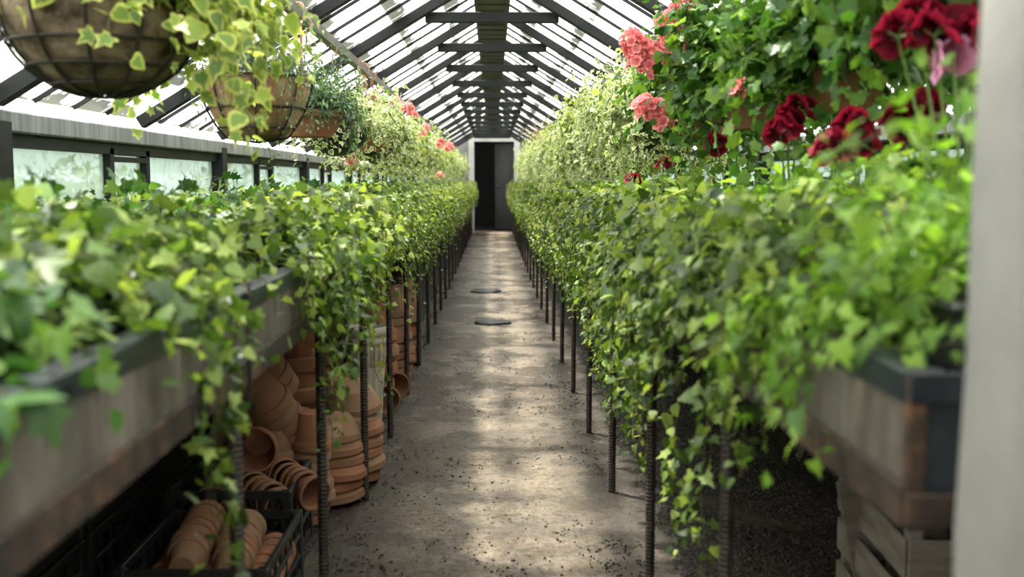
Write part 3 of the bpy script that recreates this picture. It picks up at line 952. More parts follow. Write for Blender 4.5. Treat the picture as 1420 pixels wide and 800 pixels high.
while yy < 24.0:
    if yy < 4.6:
        W = (XR + .17, yy, BZ, PI)
        o = ivy_plant(210 + k_, ('ivy', 'ivy_lime', 'ivy')[k_ % 3], .17, 40, 40, ((.15, .58), (.12, .50))[k_ % 2], .038, 250, W, per=1.35, extra=5, strands=((.05, .70), (-.08, .55)) if k_ % 2 else ((-.05, .6),))
    else:
        o = take(VARS_R if yy < 11 else VARS, int(lr.integers(0, 5)))
    lab = NEAR_R[k_] if k_ < len(NEAR_R) else shade(o) + ' ivy trailing over the gravel-side bench below the cream-edged hanging ivy'
    put(o, XR + .17 + lr.normal(0, .012), yy, BZ, PI + lr.normal(0, .06), lab, 'plant', GR)
    yy += .34 if yy < 14 else .42; k_ += 1

# ------------------------------------------------------------------ flowers
def floret_mesh(name, mat, R, wide, ruffle):
    V = []; F = []; E_ = []
    for q in range(5):
        a = q * 2 * PI / 5
        ca, sa = math.cos(a), math.sin(a)
        loc = [(0, .02), (wide * .35, .35), (wide * .62, .75), (wide * .35, 1.0), (-wide * .35, 1.0), (-wide * .62, .75), (-wide * .35, .35), (0, .55)]
        o = len(V)
        for i, (x, y) in enumerate(loc):
            z = .10 + .35 * y * y * .5 + ruffle * math.sin(i * 2.1 + q) - (.12 if i == 7 else 0)
            V.append(((x * ca - y * sa) * R, (x * sa + y * ca) * R, z * R))
            E_.append(0.0 if i == 0 else .45 if i in (1, 6) else .6 if i == 7 else 1.0)
        F += [(o + 7, o + i, o + i + 1) for i in range(6)] + [(o + 7, o + 6, o)]
    return np_mesh(name, np.array(V), np.array(F), M[mat], np.zeros(len(V)), np.array(E_))
FL = {'pink': floret_mesh('floret', 'petal_pink', .019, .75, .10), 'red': floret_mesh('floret', 'petal_red', .031, 1.15, .16), 'lilac': floret_mesh('floret', 'petal_lilac', .030, 1.1, .12)}
def flower_head(root, rng, base, tip, kind, n, spread):
    """stalk from base to tip (in the plant's frame) with n florets round the tip"""
    base = Vector(base); tip = Vector(tip)
    m = MB()
    mid = (base + tip) / 2 + Vector((0, 0, .02))
    m.tube([base, mid, tip], [.003, .0026, .002], 5)
    D = []
    for i in range(n):
        z = 1 - 1.25 * (i + .5) / n; a = i * 2.39996 + rng.random()
        r = math.sqrt(max(0, 1 - z * z))
        D.append(Vector((r * math.cos(a), r * math.sin(a), z)))
    for d in D:
        m.tube([tip, tip + d * spread * .55, tip + d * spread * .9], .0011, 3, caps=False)
    h = link('flower_head', m.mesh('flower_head', M['stem_green']), root)
    for d in D:
        o = link('floret', FL[kind], h)
        p = tip + d * spread * rng.uniform(.8, 1.05)
        q = (d + Vector((0, 0, .15)) + Vector(rng.normal(size=3)) * .25).to_track_quat('Z', 'Y')
        s_ = rng.uniform(.85, 1.15)
        o.matrix_basis = Matrix.LocRotScale(p, q, (s_, s_, s_))
    return h
def far_head(root, rng, base, tip, kind, n, spread, name='flower_head'):
    """small far flower head joined into one mesh"""
    src = FL[kind]; nv = len(src.vertices)
    T = np.zeros(nv * 3, dtype=np.float32); src.vertices.foreach_get('co', T); T = T.reshape(-1, 3)
    Fc = np.array([tuple(p.vertices) for p in src.polygons])
    e = np.zeros(nv, dtype=np.float32); src.attributes['edge'].data.foreach_get('value', e)
    d = unit(rng.normal(size=(n, 3)) + [0, 0, .4])
    x = unit(np.cross(d, rng.normal(size=(n, 3)))); y = np.cross(d, x)
    R = np.stack([x, y, d], 2)
    V = np.einsum('nij,vj->nvi', R, T) * 1.1 + (np.array(tip) + d * spread)[:, None, :]
    F = (Fc[None] + (np.arange(n) * nv)[:, None, None]).reshape(-1, 3)
    return link(name, np_mesh(name, V.reshape(-1, 3), F, M['petal_' + kind], np.repeat(rng.random(n), nv), np.tile(e, n)), root)

def px_at(px, py, y):
    """world point on the pixel's ray at depth y (the depth is the hanging line's or bench row's)"""
    cx, cy = (px - 710) / F_PX, (400 - py) / F_PX
    v = cam.rotation_euler.to_matrix() @ Vector((cx, cy, -1))
    return CAM + v * (y / v.y)

# ------------------------------------------------------------------ hanging baskets
HX = .82
def link_mesh():
    pts = []
    for i in range(10):
        a = 2 * PI * i / 10
        pts.append((.0065 * math.cos(a), 0, .0085 * math.sin(a) + (.006 if math.sin(a) > 0 else -.006)))
    return pts
def chain_part(root, a, b):
    a = Vector(a); b = Vector(b); L = (b - a).length; n = int(L / .021)
    m = MB(); base = link_mesh(); q = (b - a).to_track_quat('Z', 'Y')
    for i in range(n):
        c = a.lerp(b, (i + .5) / n)
        rot = Matrix.Rotation((i % 2) * PI / 2, 3, 'Z')
        m.tube([c + q @ (rot @ Vector(p)) for p in base], .0017, 4, closed=True)
    return link('chain', m.mesh('chain', M['chain'], True), root)
def bowl_profile(R, depth, flat):
    """flat 0: round bowl, 1: straight tub"""
    out = []
    for i in range(11):
        t = i / 10
        a = t * PI / 2
        r0, z0 = R * math.sin(a), -depth * math.cos(a)
        r1 = R * (.72 + .28 * t) if i else 0.0
        z1 = -depth * (1 - t)
        out.append((r0 * (1 - flat) + r1 * flat, z0 * (1 - flat) + z1 * flat))
    return out
def basket_constraint(R, thick, drop):
    def f(p, d):
        r = np.hypot(p[:, 0], p[:, 1]) + 1e-6
        u = np.stack([p[:, 0] / r, p[:, 1] / r], 1)
        low = (r < R + .012) & (p[:, 2] < .012)
        inner = low & (p[:, 2] > -.03)
        p[inner, 2] = .012; d[inner, 2] = np.maximum(d[inner, 2], 0); d[inner, :2] += .3 * u[inner]
        push = low & ~inner
        p[push, :2] = u[push] * (R + .015)
        over = r > R + thick
        rr = (R + thick) + (r - R - thick) * .25
        p[over, :2] = u[over] * rr[over, None]; d[over, :2] *= .35
        return p, unit(d)
    return f
def basket(name, x, y, zr, R, depth, style, plant, mat, size, n_top, n_trail, hang, seed, label, cat='hanging basket', group=None, hero=0, kind='ivy', top=.16, thick=(.01, .10), per=1.1, wires=(10, 4), up=1.0, grav=.12, chains=True, bias=None):
    rng = np.random.default_rng(seed)
    root = tag(empty(name, (x, y, zr)), label, cat, group)
    if style in ('coco', 'bark', 'black'):
        flat = {'coco': .12, 'bark': .62, 'black': .15}[style]
        pr = bowl_profile(R, depth, flat)
        inner = [(r * .93, z * .93) for r, z in pr][::-1]
        m = MB(); m.lathe(pr + inner, 72, flute=lambda a, z: 1 + (.022 * math.sin(5 * a + 9 * z) + .045 * abs(math.sin(wires[0] / 2 * (a - .2))) * min(1, abs(z) * 12) - .02 if style != 'black' else 0))
        link('liner' if style != 'black' else 'bowl', m.mesh('liner', M[{'coco': 'liner', 'bark': 'bark', 'black': 'black_plastic'}[style]], True), root)
        if style != 'black':
            m = MB(); pw = [(r * 1.035 + .002, z * 1.03) for r, z in pr]
            for q in range(wires[0]):
                a = 2 * PI * q / wires[0] + .2
                m.tube([(r * math.cos(a), r * math.sin(a), z) for r, z in pw], .0042, 5, caps=False)
            for q in range(wires[1]):
                i = min(10, 3 + q * 7 // max(1, wires[1] - 1))
                m.tube([(pw[i][0] * math.cos(t * PI / 12), pw[i][0] * math.sin(t * PI / 12), pw[i][1]) for t in range(24)], .0042 if q < wires[1] - 1 else .006, 5, closed=True)
            link('wire_frame', m.mesh('wire_frame', M['wire'], True), root)
    elif style == 'clay':
        pr = [(0, -depth), (R * .60, -depth), (R * .92, -depth * .25), (R * 1.03, -depth * .25), (R * 1.05, 0), (R * .95, 0), (R * .86, -depth * .3), (0, -depth * .3)]
        link('pot', MB().lathe(pr, 28).mesh('pot', M['terracotta']), root)
    link('soil', MB().lathe([(0, -.02), (R * .9, -.025)], 16).mesh('soil', M['soil']), root)
    if chains:
        top_z = PURZ - zr - .03
        for q in range(3):
            a = .5 + q * 2 * PI / 3
            chain_part(root, (R * math.cos(a), R * math.sin(a), 0), (0, 0, top_z - .05))
        hp = [(0, 0, top_z - .05), (0, 0, top_z)] + [(.022 * math.sin(t), 0, top_z + .022 - .022 * math.cos(t)) for t in np.linspace(.3, 3.6, 8)]
        link('hook', MB().tube(hp, .004, 6).mesh('hook', M['hook'], True), root)
    n = n_top + n_trail
    az = rng.uniform(-PI, PI, n); r0 = R * .75 * np.sqrt(rng.random(n))
    if bias: az[n_top:] = rng.normal(bias[0], bias[1], n_trail)
    st = np.stack([r0 * np.cos(az), r0 * np.sin(az), np.full(n, .0)], 1)
    d = np.stack([np.cos(az) * .8, np.sin(az) * .8, rng.uniform(.5, 1.6, n) * up], 1)
    d[n_top:, 2] *= .45
    L = np.concatenate([rng.uniform(.06, .06 + top * 1.4, n_top), rng.uniform(hang[0], hang[1], n_trail) + .12])
    lines = grow(rng, st, d, L, grav=grav, constraint=basket_constraint(R, rng.uniform(*thick, size=n), 0))
    lv = leaves_on(rng, lines, size, skip=.05, outward=lambda p: np.stack([p[:, 0] / .3, p[:, 1] / .3, np.zeros(len(p))], 1), per=per, pet=(.012, .035) if kind != 'ger' else (.02, .06))
    add_foliage(root, rng, kind, mat, lines, lv, hero, world=(x, y, zr, 0), name='foliage')
    return root
frng = np.random.default_rng(77)
def heads(root, items, y, kind, n, spread, near=True):
    o = root.location
    for (px, py, *dy) in items:
        t = px_at(px, py, y + (dy[0] if dy else 0)) - o
        b = Vector((t.x * .45, t.y * .45, max(.0, t.z * .3)))
        (flower_head if near else far_head)(root, frng, b, t, kind, n, spread)

# left line of baskets
basket('hanging_basket', -HX, 2.30, 1.515, .200, .185, 'coco', 'ivy', 'ivy_yellow', .058, 44, 64, (.12, .42), 401,
       'round wire basket with coco liner and yellow-edged ivy', hero=300, thick=(.02, .24), top=.16, wires=(12, 4), bias=(.35, .55), per=.85)
basket('hanging_basket', -HX, 3.77, 1.505, .188, .215, 'bark', 'tiny', 'tiny', .019, 70, 60, (.06, .40), 403,
       'tub-shaped bark-lined basket with tiny-leaved grey-green trailing plant', hero=260, kind='oval', thick=(.005, .05), top=.10, per=2.2, wires=(8, 3))
basket('hanging_basket', -HX + .02, 4.70, 1.45, .17, .11, 'clay', 'tiny', 'tiny', .028, 120, 80, (.04, .26), 404,
       'shallow clay hanging bowl with a dark mound of tiny leaves', hero=220, kind='oval', thick=(.005, .05), top=.16, per=2.2)
b4 = basket('hanging_basket', -HX, 5.60, 1.43, .185, .155, 'black', 'ivy', 'ivy_cream', .042, 70, 60, (.05, .30), 405,
            'black hanging bowl with cream-edged ivy and a dark purple plant', hero=260, thick=(.005, .09), top=.20)
pr_ = np.random.default_rng(8)
st = np.stack([pr_.normal(0, .03, 26) + .03, pr_.normal(0, .03, 26) - .11, np.full(26, .02)], 1)
ln_ = grow(pr_, st, np.stack([pr_.normal(0, .5, 26), pr_.normal(-.3, .4, 26), np.full(26, 1.0)], 1), pr_.uniform(.10, .20, 26))
add_foliage(b4, pr_, 'oval', 'purple', ln_, leaves_on(pr_, ln_, .034, per=1.4), name='purple_foliage')
heads(b4, [(471, 162)], 5.35, 'lilac', 3, .022)
GL = 'far hanging baskets over the clay pot bench'
far_vars = []
LL = ('cream-edged trailing ivy filling a hanging basket in the row by the frosted windows',
      'lime green trailing ivy filling a hanging basket in the row by the frosted windows')
def base_var(i, **kw):
    mt, sz, st_ = (('ivy_cream', .044, 'clay'), ('ivy_lime', .042, 'black'), ('ivy_cream', .040, 'black'), ('ivy_yellow', .042, 'clay'))[i]
    return basket('hanging_basket', 0, 0, 1.45, .18, .14, st_, 'ivy', mt, sz, 84, 70, (.08, .40), 420 + i, LL[i % 2], group=GL, thick=(.01, .14), top=.25, **kw)
FV = [base_var(i) for i in range(4)]
yy = 6.45; k_ = 0
while yy < 23.6:
    i = k_ % 4
    o = take(FV, i)
    o.location = (-HX + lr.normal(0, .02), yy, 1.44 + lr.normal(0, .025)); o.rotation_euler = (0, 0, lr.uniform(-3, 3))
    tag(o, LL[0] if i in (0, 2) else ('lime green trailing ivy filling a hanging basket in the row by the frosted windows' if i == 1 else 'yellow-edged ivy filling a clay hanging pot in the row by the frosted windows'), 'hanging basket', GL)
    yy += .86; k_ += 1
# pink geraniums among them: plants of their own in small clay pots
def geranium(x, y, zr, R, seed, label, hero=0, size=.07, n_top=46, n_trail=30, hang=(.05, .25), top=.30, style='clay', depth=.15, group=None, up=1.0):
    return basket('hanging_geranium', x, y, zr, R, depth, style, 'ger', 'geranium', size, n_top, n_trail, hang, seed, label, 'hanging plant', group, hero, 'ger', top, (.02, .18), 0.75, up=up, grav=.07)
gl1 = geranium(-HX + .05, 7.0, 1.50, .11, 440, 'pink-flowered geranium hanging beside the cream-edged ivy baskets by the window rail', 120, .05, 20, 6, (.03, .1), .22)
heads(gl1, [(519, 133), (523, 146, .1), (548, 142), (566, 150), (571, 160, .1), (556, 150, -.1)], 7.0, 'pink', 12, .035)
heads(gl1, [(477, 214), (489, 222), (486, 226)], 6.7, 'pink', 10, .03)
gl2 = geranium(-HX + .1, 9.3, 1.52, .11, 441, 'pink-flowered geranium hanging over the far end of the window rail', 0, .05, 18, 6, (.03, .1), .2)
heads(gl2, [(579, 188), (574, 194), (585, 186), (611, 199), (590, 178, .6), (623, 204)], 9.2, 'pink', 12, .035, near=False)
heads(gl2, [(610, 244), (538, 205)], 9.0, 'pink', 8, .025, near=False)

# right line
gA = geranium(HX + .05, 1.95, 1.50, .12, 450, 'leafy geranium in clay pot hanging above the dark red flowers beside the pillar', 300, .060, 150, 90, (.06, .30), .34)
gB = geranium(HX + .05, 2.65, 1.47, .12, 451, 'leafy geranium in clay pot hanging between pillar-side and pink-flowered geraniums', 300, .060, 160, 110, (.08, .34), .36)
gC = geranium(HX, 3.35, 1.46, .12, 452, 'leafy geranium in clay pot hanging next to the pink-flowered one', 300, .058, 150, 100, (.08, .36), .36)
gD = geranium(HX - .02, 4.10, 1.46, .12, 453, 'geranium with large salmon pink flower heads hanging over the bench', 300, .056, 150, 90, (.08, .36), .38)
heads(gD, [(880, 60), (950, 15), (965, 62), (942, 24), (925, 36), (936, 45), (960, 50), (972, 44), (900, 78), (886, 70), (912, 82), (928, 70), (944, 74), (956, 66), (888, 88), (916, 99), (903, 92)], 3.50, 'pink', 16, .042)
heads(gD, [(893, 146), (905, 150), (916, 158), (920, 172), (897, 158)], 3.62, 'pink', 12, .034)
heads(gC, [(1019, 127), (1026, 122)], 3.1, 'pink', 7, .022)
GRR = 'far hanging baskets over the gravel-side bench'
RL = ('cream-edged ivy spilling from a basket in the row over the gravel-side bench', 'lime green ivy spilling from a basket in the row over the gravel-side bench')
yy = 4.85; k_ = 0
RV = [basket('hanging_basket', 0, 0, 1.5, .19, .14, 'black', 'ivy', mt, sz, 90, 100, (.12, .50), 470 + i, RL[i % 2], group=GRR, thick=(.02, .17), top=.27) for i, (mt, sz) in enumerate((('ivy_cream', .044), ('ivy_lime', .044), ('ivy_cream', .040)))]
while yy < 23.6:
    i = k_ % 3
    o = take(RV, i)
    o.location = (HX + lr.normal(0, .02), yy, 1.47 + lr.normal(0, .03)); o.rotation_euler = (0, 0, lr.uniform(-3, 3))
    tag(o, RL[0] if i != 1 else RL[1], 'hanging basket', GRR)
    yy += .62; k_ += 1
# dry grassy plant at the far end
dg = tag(empty('dry_grass_plant', (HX - .12, 12.6, 1.62)), 'tuft of dry straw-coloured stems sticking out of the far hanging ivy', 'plant')
st = np.tile(np.array([[0, 0, 0.]]), (22, 1)); dd = np.stack([pr_.normal(-.8, .5, 22), pr_.normal(0, .4, 22), pr_.uniform(.1, 1.1, 22)], 1)
ln_ = grow(pr_, st, dd, pr_.uniform(.2, .48, 22), wander=.10, grav=.05)
link('stems', stems_mesh(ln_, .004, 'dry'), dg)['kind'] = 'stuff'
link('pot', pot_mesh(.07, .09, 'terracotta'), dg, (0, 0, -.09))
link('leaves', leaves_mesh('leaves', pr_, 'oval', 'dry', *leaves_on(pr_, ln_, .035, per=.5)), dg)['kind'] = 'stuff'

# rope hangers on the left purlin
for (y, lab) in ((4.62, 'salmon orange rope loop hanging from the purlin above the bark-lined basket'), (6.95, 'salmon orange rope loop hanging from the purlin above the pink geranium')):
    z0 = PURZ + .02
    m = MB()
    for dx in (-.012, .012):
        m.tube([(dx * .3, 0, 0), (dx, 0, -.10), (dx * .8, .004, -.20), (dx * 1.6, 0, -.26)], .006, 6)
    m.tube([(.03 * math.cos(t), 0, .012 + .035 * math.sin(t)) for t in np.linspace(0, 2 * PI, 14)[:-1]], .006, 6, closed=True)
    tag(link('rope_hanger', m.mesh('rope_hanger', M['rope'], True), None, (-HX, y, z0)), lab, 'rope')

# dark red regal pelargoniums on the right bench
def pelargonium(x, y, seed, label, flowers, kind='red', n=4, spread=.026, hero=160, lilac=None, reach=.36, m_=44):
    rng = np.random.default_rng(seed)
    root = tag(empty('pelargonium', (x, y, BZ)), label, 'plant')
    link('pot', POT, root)
    st = np.stack([rng.normal(0, .03, m_), rng.normal(0, .03, m_), np.full(m_, .10)], 1)
    az = rng.uniform(-PI, PI, m_)
    ln_ = grow(rng, st, np.stack([np.cos(az) * .7, np.sin(az) * .7, rng.uniform(.6, 1.5, m_)], 1), rng.uniform(.12, reach, m_), grav=.06)
    lv = leaves_on(rng, ln_, .052, per=.8, pet=(.02, .05))
    add_foliage(root, rng, 'ger', 'feather', ln_, lv, hero, .0025, 'stem_green', (x, y, BZ, 0))
    for (px, py, yy_) in flowers:
        t = px_at(px, py, yy_) - root.location
        flower_head(root, rng, (t.x * .3, t.y * .3, .14), t, 'red', n, spread)
    for (px, py, yy_) in (lilac or []):
        t = px_at(px, py, yy_) - root.location
        flower_head(root, rng, (t.x * .3, t.y * .3, .14), t, 'lilac', 2, .02)
    return root
pelargonium(.80, 1.78, 501, 'dark red regal pelargonium with tall flower cluster and lilac blooms beside the pillar',
            [(1245, 52, 1.72), (1272, 36, 1.75), (1296, 50, 1.7), (1322, 44, 1.75), (1342, 62, 1.7), (1352, 40, 1.78)], lilac=[(1322, 88, 1.68), (1356, 84, 1.7)], reach=.38, m_=80, hero=240)
pelargonium(.86, 2.08, 502, 'pelargonium with one bright crimson flower cluster held low over fresh green leaves', [(1250, 168, 2.0), (1276, 160, 2.0), (1262, 178, 1.98)], reach=.28, m_=50)
pelargonium(.84, 2.42, 503, 'pelargonium with small maroon flowers low among the leaves', [(1183, 178, 2.2), (1190, 196, 2.2), (1155, 210, 2.15)], n=4, spread=.024)
pelargonium(.80, 2.85, 504, 'pelargonium with a dark red flower pair below the clay hanging pots', [(1104, 156, 2.5), (1092, 176, 2.5), (1082, 184, 2.48)], n=4, spread=.022)
pelargonium(.76, 3.35, 505, 'pelargonium with a single half-open red flower beneath the pink geranium', [(994, 200, 3.2)], n=4, spread=.02)
pelargonium(.72, 4.65, 506, 'pelargonium with tiny red flowers under the cream-edged hanging ivy', [(878, 250, 4.5), (920, 228, 4.5)], n=3, spread=.016, hero=80)

# ------------------------------------------------------------------ terracotta pots and crates under the left bench
def clay(R, h, kind='pot'):
    if kind == 'pot':
        pr = [(0, 0), (R * .62, 0), (R * .66, h * .03), (R * .90, h * .74), (R * .99, h * .745), (R * 1.03, h * .79), (R * 1.04, h * .97), (R * 1.0, h), (R * .93, h), (R * .88, h * .75), (R * .60, h * .06), (0, h * .06)]
    else:  # bowl
        pr = [(0, 0), (R * .66, 0), (R * .72, h * .08), (R * .97, h * .62), (R * 1.03, h * .70), (R * 1.04, h * .95), (R, h), (R * .93, h), (R * .86, h * .6), (R * .62, h * .14), (0, h * .14)]
    me = MB().lathe(pr, 28).mesh('terracotta_pot', M['terracotta'], True)
    me.set_sharp_from_angle(angle=math.radians(28))
    return me
CL = {'s': clay(.052, .098), 'm': clay(.068, .125), 'l': clay(.125, .23), 'b': clay(.105, .085, 'bowl'), 'ml': clay(.088, .16)}
tr = np.random.default_rng(21)
def clay_pot(kind, p, axis, label, group, name='terracotta_pot'):
    q = Vector(axis).to_track_quat('Z', 'Y')
    o = link(name, CL[kind], None)
    o.matrix_basis = Matrix.LocRotScale(Vector(p), q @ Matrix.Rotation(tr.random() * 6, 4, 'Z').to_quaternion(), None)
    return tag(o, label, 'plant pot', group)
def nest(kind, p, axis, n, pitch, label, group, jit=.003, bend=None):
    p = Vector(p); a = Vector(axis).normalized()
    for i in range(n):
        clay_pot(kind, p + Vector(tr.normal(size=3)) * jit, a + Vector(tr.normal(size=3)) * .02, label, group)
        if bend: a = (a + Vector(bend)).normalized()
        p = p + a * pitch

def plastic_crate(x, y, z, L, W_, H_, label, rz=0.0):
    """black lattice crate: L along y, W_ along x"""
    root = tag(empty('plastic_crate', (x, y, z), rz), label, 'crate')
    link('crate_floor', MB().box((0, 0, .008), (W_ - .01, L - .01, .012)).mesh('crate_floor', M['black_plastic']), root)
    for sx in (-1, 1):
        for sy in (-1, 1):
            link('corner_post', MB().box((sx * (W_ / 2 - .012), sy * (L / 2 - .012), H_ / 2), (.03, .03, H_)).mesh('corner_post', M['black_plastic'], bevel=.004), root)
    for zz in (.018, H_ * .36, H_ * .66, H_ - .014):
        th = .026 if zz > H_ - .02 or zz < .03 else .014
        for s in (-1, 1):
            link('rail', MB().box((s * (W_ / 2 - .006), 0, zz), (.012, L, th)).mesh('rail', M['black_plastic'], bevel=.002), root)
            link('rail', MB().box((0, s * (L / 2 - .006), zz), (W_, .012, th)).mesh('rail', M['black_plastic'], bevel=.002), root)
    ns = 7
    for q in range(1, ns):
        for s in (-1, 1):
            link('slat', MB().box((s * (W_ / 2 - .007), -L / 2 + L * q / ns, H_ / 2), (.008, .010, H_ - .03)).mesh('slat', M['black_plastic']), root)
            link('slat', MB().box((-W_ / 2 + W_ * q / ns, s * (L / 2 - .007), H_ / 2), (.010, .008, H_ - .03)).mesh('slat', M['black_plastic']), root)
    return root
fz = .012
plastic_crate(-.735, 2.76, fz, .48, .37, .20, 'black lattice crate holding rows of small clay pots laid on their sides')
plastic_crate(-.765, 3.19, fz, .36, .36, .25, 'black lattice crate behind the pot rows, holding clay pots nested in an arc')
for i_, (x, y, z) in enumerate(((-1.22, 2.35, fz), (-1.22, 2.35, fz + .245), (-1.22, 2.95, fz), (-1.22, 2.95, fz + .245), (-1.24, 1.75, fz), (-1.24, 1.75, fz + .245))):
    plastic_crate(x, y, z, .56, .38, .24, ('lower' if z < .1 else 'upper') + ' empty black crate stacked in the dark under the bench, ' + ('next to the wire tie', 'behind the small clay pots', 'at the bench end')[i_ // 2])
GA = 'small clay pots laid in the black crate'
for j, (x, n, zz, y0) in enumerate(((-.615, 8, .085, 2.555), (-.725, 9, .085, 2.55), (-.84, 8, .09, 2.56), (-.665, 7, .165, 2.59), (-.78, 8, .17, 2.61))):
    nest('s', (x, y0, fz + zz), (.04 - .03 * j, 1, .08), n, .034, 'small clay pot laid in the ' + ('path-side', 'middle', 'wall-side', 'upper path-side', 'upper wall-side')[j] + ' nested row in the black crate', GA)
GB_ = 'clay pots nested in an arc in the rear crate'
for (x, y, z, n) in ((-.80, 3.30, .20, 8), (-.68, 3.33, .21, 7), (-.88, 3.26, .14, 5)):
    nest('s', (x, y, fz + z), (.30, -1, .22), n, .027, 'clay pot nested in the arc-shaped row in the rear crate', GB_, bend=(.07, .02, -.05))
clay_pot('m', (-.735, 3.30, .335), (.10, -1, .03), 'single clay pot lying open-mouthed on top of the rear crate', None)
GC = 'clay pots turned upside down in leaning columns'
COLN = ('wall-side', 'path-side', 'rear', 'tallest')
for cn, (x, y, n, kk, lean) in zip(COLN, ((-.735, 3.50, 8, 'ml', (.05, -.02)), (-.615, 3.52, 8, 'm', (.06, -.04)), (-.68, 3.68, 7, 'm', (.03, -.03)), (-.86, 3.60, 10, 'ml', (.02, 0)))):
    p = Vector((x, y, fz + (.16 if kk == 'ml' else .125)))
    for i in range(n):
        if i: p = p + Vector((lean[0] * .10 * math.sin(i * 1.1), lean[1] * .05, .036))
        clay_pot(kk, p + Vector(tr.normal(size=3)) * .004, Vector((-lean[0], -lean[1], -1)) + Vector(tr.normal(size=3)) * .05,
                 'clay pot stacked upside down in the ' + cn + ' leaning column beside the rear crate', GC)
GD_ = 'upside-down clay pots on top of the columns'
for (x, y, z, lab) in ((-.80, 3.42, .535, 'tilted upside-down clay pot in the lower nested row on the pot columns'), (-.87, 3.58, .655, 'tilted upside-down clay pot in the upper nested row on the pot columns')):
    nest('ml', (x, y, z), (.34, .45, -.82), 4, .046, lab, GD_)
for (x, y, z) in ((-.79, 4.12, fz), (-.79, 4.12, fz + .12), (-.79, 4.12, fz + .24), (-.79, 4.12, fz + .36)):
    clay_pot('l', (x, y, z), (0.01, .01, 1), 'large thick-rimmed clay pot stacked behind the upside-down columns', 'large clay pots in one stack')
GE = 'shallow clay bowls stacked upside down'
for (x, y, n) in ((-.575, 3.77, 6), (-.535, 4.04, 7), (-.61, 4.28, 7)):
    for i in range(n):
        clay_pot('b', (x + tr.normal() * .006, y + tr.normal() * .006, fz + .085 + i * .044), (tr.normal() * .05, tr.normal() * .05, -1), 'shallow clay bowl stacked upside down next to the cream fluted planter', GE)
GF = 'clay pots stacked past the cream planter'
for (x, y, kk, n, pt) in ((-.62, 5.35, 'l', 5, .085), (-.56, 5.75, 'ml', 10, .045), (-.70, 5.85, 'l', 5, .085), (-.56, 6.15, 'ml', 9, .045), (-.74, 6.4, 'ml', 10, .045), (-.58, 6.7, 'l', 4, .085), (-.60, 7.3, 'ml', 8, .045), (-.84, 5.15, 'ml', 9, .05)):
    h = .23 if kk == 'l' else .16
    for i in range(n):
        clay_pot(kk, (x + tr.normal() * .006, y + tr.normal() * .006, fz + h + i * pt), (tr.normal() * .04, tr.normal() * .04, -1), ('large' if kk == 'l' else 'medium') + ' clay pot stacked upside down past the cream fluted planter', GF)
# loose tumbled pots in front of those stacks
for (x, y, z, ax) in ((-.55, 5.20, .085, (.3, -1, .12)), (-.555, 5.56, .085, (.6, -1, .1)), (-.66, 5.13, .085, (-.2, -1, .1))):
    clay_pot('m', (x, y, z), ax, 'loose clay pot tipped over right past the cream planter', 'tipped clay pots')
# cream fluted planter
cp = tag(empty('fluted_planter', (-.585, 4.86, fz)), 'tall cream fluted planter with a moulded rim among clay pots', 'planter')
flu = lambda a, z: 1 + .035 * math.cos(14 * a)
link('body', MB().lathe([(0, 0), (.066, 0), (.070, .02), (.092, .40), (.094, .41)], 112, flute=flu).mesh('body', M['cream_pot'], True), cp)
link('rim', MB().lathe([(.088, .395), (.104, .40), (.104, .425), (.098, .43), (.112, .445), (.114, .475), (.100, .48), (.094, .46), (.088, .30), (0, .28)], 40).mesh('rim', M['cream_pot'], True), cp)
link('base', MB().lathe([(0, -.004), (.080, -.004), (.080, .018), (.070, .028), (0, .028)], 40).mesh('base', M['cream_pot'], True), cp)

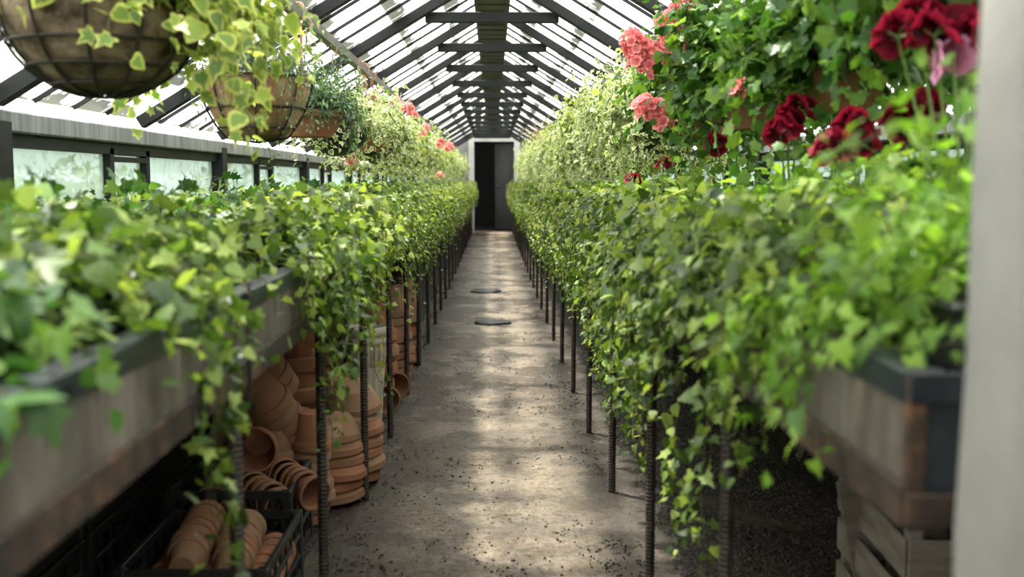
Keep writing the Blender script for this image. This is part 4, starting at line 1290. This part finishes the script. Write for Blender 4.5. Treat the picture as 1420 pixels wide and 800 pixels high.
# ------------------------------------------------------------------ wooden crate on the gravel
wc = tag(empty('wooden_crate', (1.07, 2.42, .075), -.06), 'grey slatted wooden crate standing on dark gravel under the bench', 'crate')
WX, WY, WH = .36, .52, .34
def slat_(c, s, R=None, name='slat'):
    link(name, MB().box(c, s, R).mesh(name, M['crate_wood'], bevel=.003), wc)
for sx in (-1, 1):
    for sy in (-1, 1):
        slat_((sx * (WX / 2 - .018), sy * (WY / 2 - .018), WH / 2), (.032, .032, WH), name='corner_post')
for zz in (.05, .165, .28):
    for s in (-1, 1):
        slat_((s * (WX / 2 + .004), 0, zz), (.010, WY, .085))
        slat_((0, s * (WY / 2 + .004), zz), (WX, .010, .085))
for q in range(4):
    slat_((-WX / 2 + .045 + q * .09, 0, .006), (.08, WY, .010), name='floor_slat')
wl_ = tag(empty('slatted_panel', (1.07, 2.56, .06), -.06), 'grey slatted wooden panel leaning upright inside the crate', 'panel')
Rl = Matrix.Rotation(math.radians(-14), 3, 'Y') @ Matrix.Rotation(math.radians(12), 3, 'X')
for q in range(4):
    link('slat', MB().box(Rl @ Vector((-.11 + q * .085, 0, .22)), (.072, .010, .42), Rl).mesh('slat', M['crate_wood'], bevel=.003), wl_)
for zz in (.08, .36):
    link('batten', MB().box(Rl @ Vector((.018, .012, zz)), (.33, .014, .035), Rl).mesh('batten', M['crate_wood'], bevel=.003), wl_)

# ------------------------------------------------------------------ shrubs outside
def shrub(x, y, rx, h, seed, label, mat):
    rng = np.random.default_rng(seed)
    root = tag(empty('shrub', (x, y, -.1)), label, 'shrub', 'shrubs outside the glass')
    n = 2600
    d = unit(rng.normal(size=(n, 3))); d[:, 2] = np.abs(d[:, 2])
    r = rng.uniform(.55, 1.0, n)[:, None]
    pos = d * r * [rx, rx, h]
    nr = unit(d + .6 * rng.normal(size=(n, 3))); tp = unit(np.cross(nr, rng.normal(size=(n, 3)))); X = np.cross(tp, nr)
    link('foliage', leaves_mesh('foliage', rng, 'ivy', mat, pos, np.stack([X, tp, nr], 2), rng.uniform(.06, .13, n)), root)['kind'] = 'stuff'
    m = MB()
    for q in range(5):
        a = q * 1.3
        m.tube([(0, 0, 0), (.15 * rx * math.cos(a), .15 * rx * math.sin(a), h * .4), (.5 * rx * math.cos(a), .5 * rx * math.sin(a), h * .75)], [.03, .022, .01], 6)
    link('stems', m.mesh('stems', M['stem']), root)
    return root
for i_, (x, y, rx, h) in enumerate(((-3.3, 7.2, .9, 1.35), (-3.6, 9.6, 1.0, 1.5), (-3.2, 12.0, .9, 1.3), (-3.7, 15.0, 1.1, 1.5), (-3.5, 19.0, 1.0, 1.4))):
    shrub(x, y, rx, h, 600 + i_, 'leafy shrub growing outside behind the frosted side windows', 'ivy_lime')
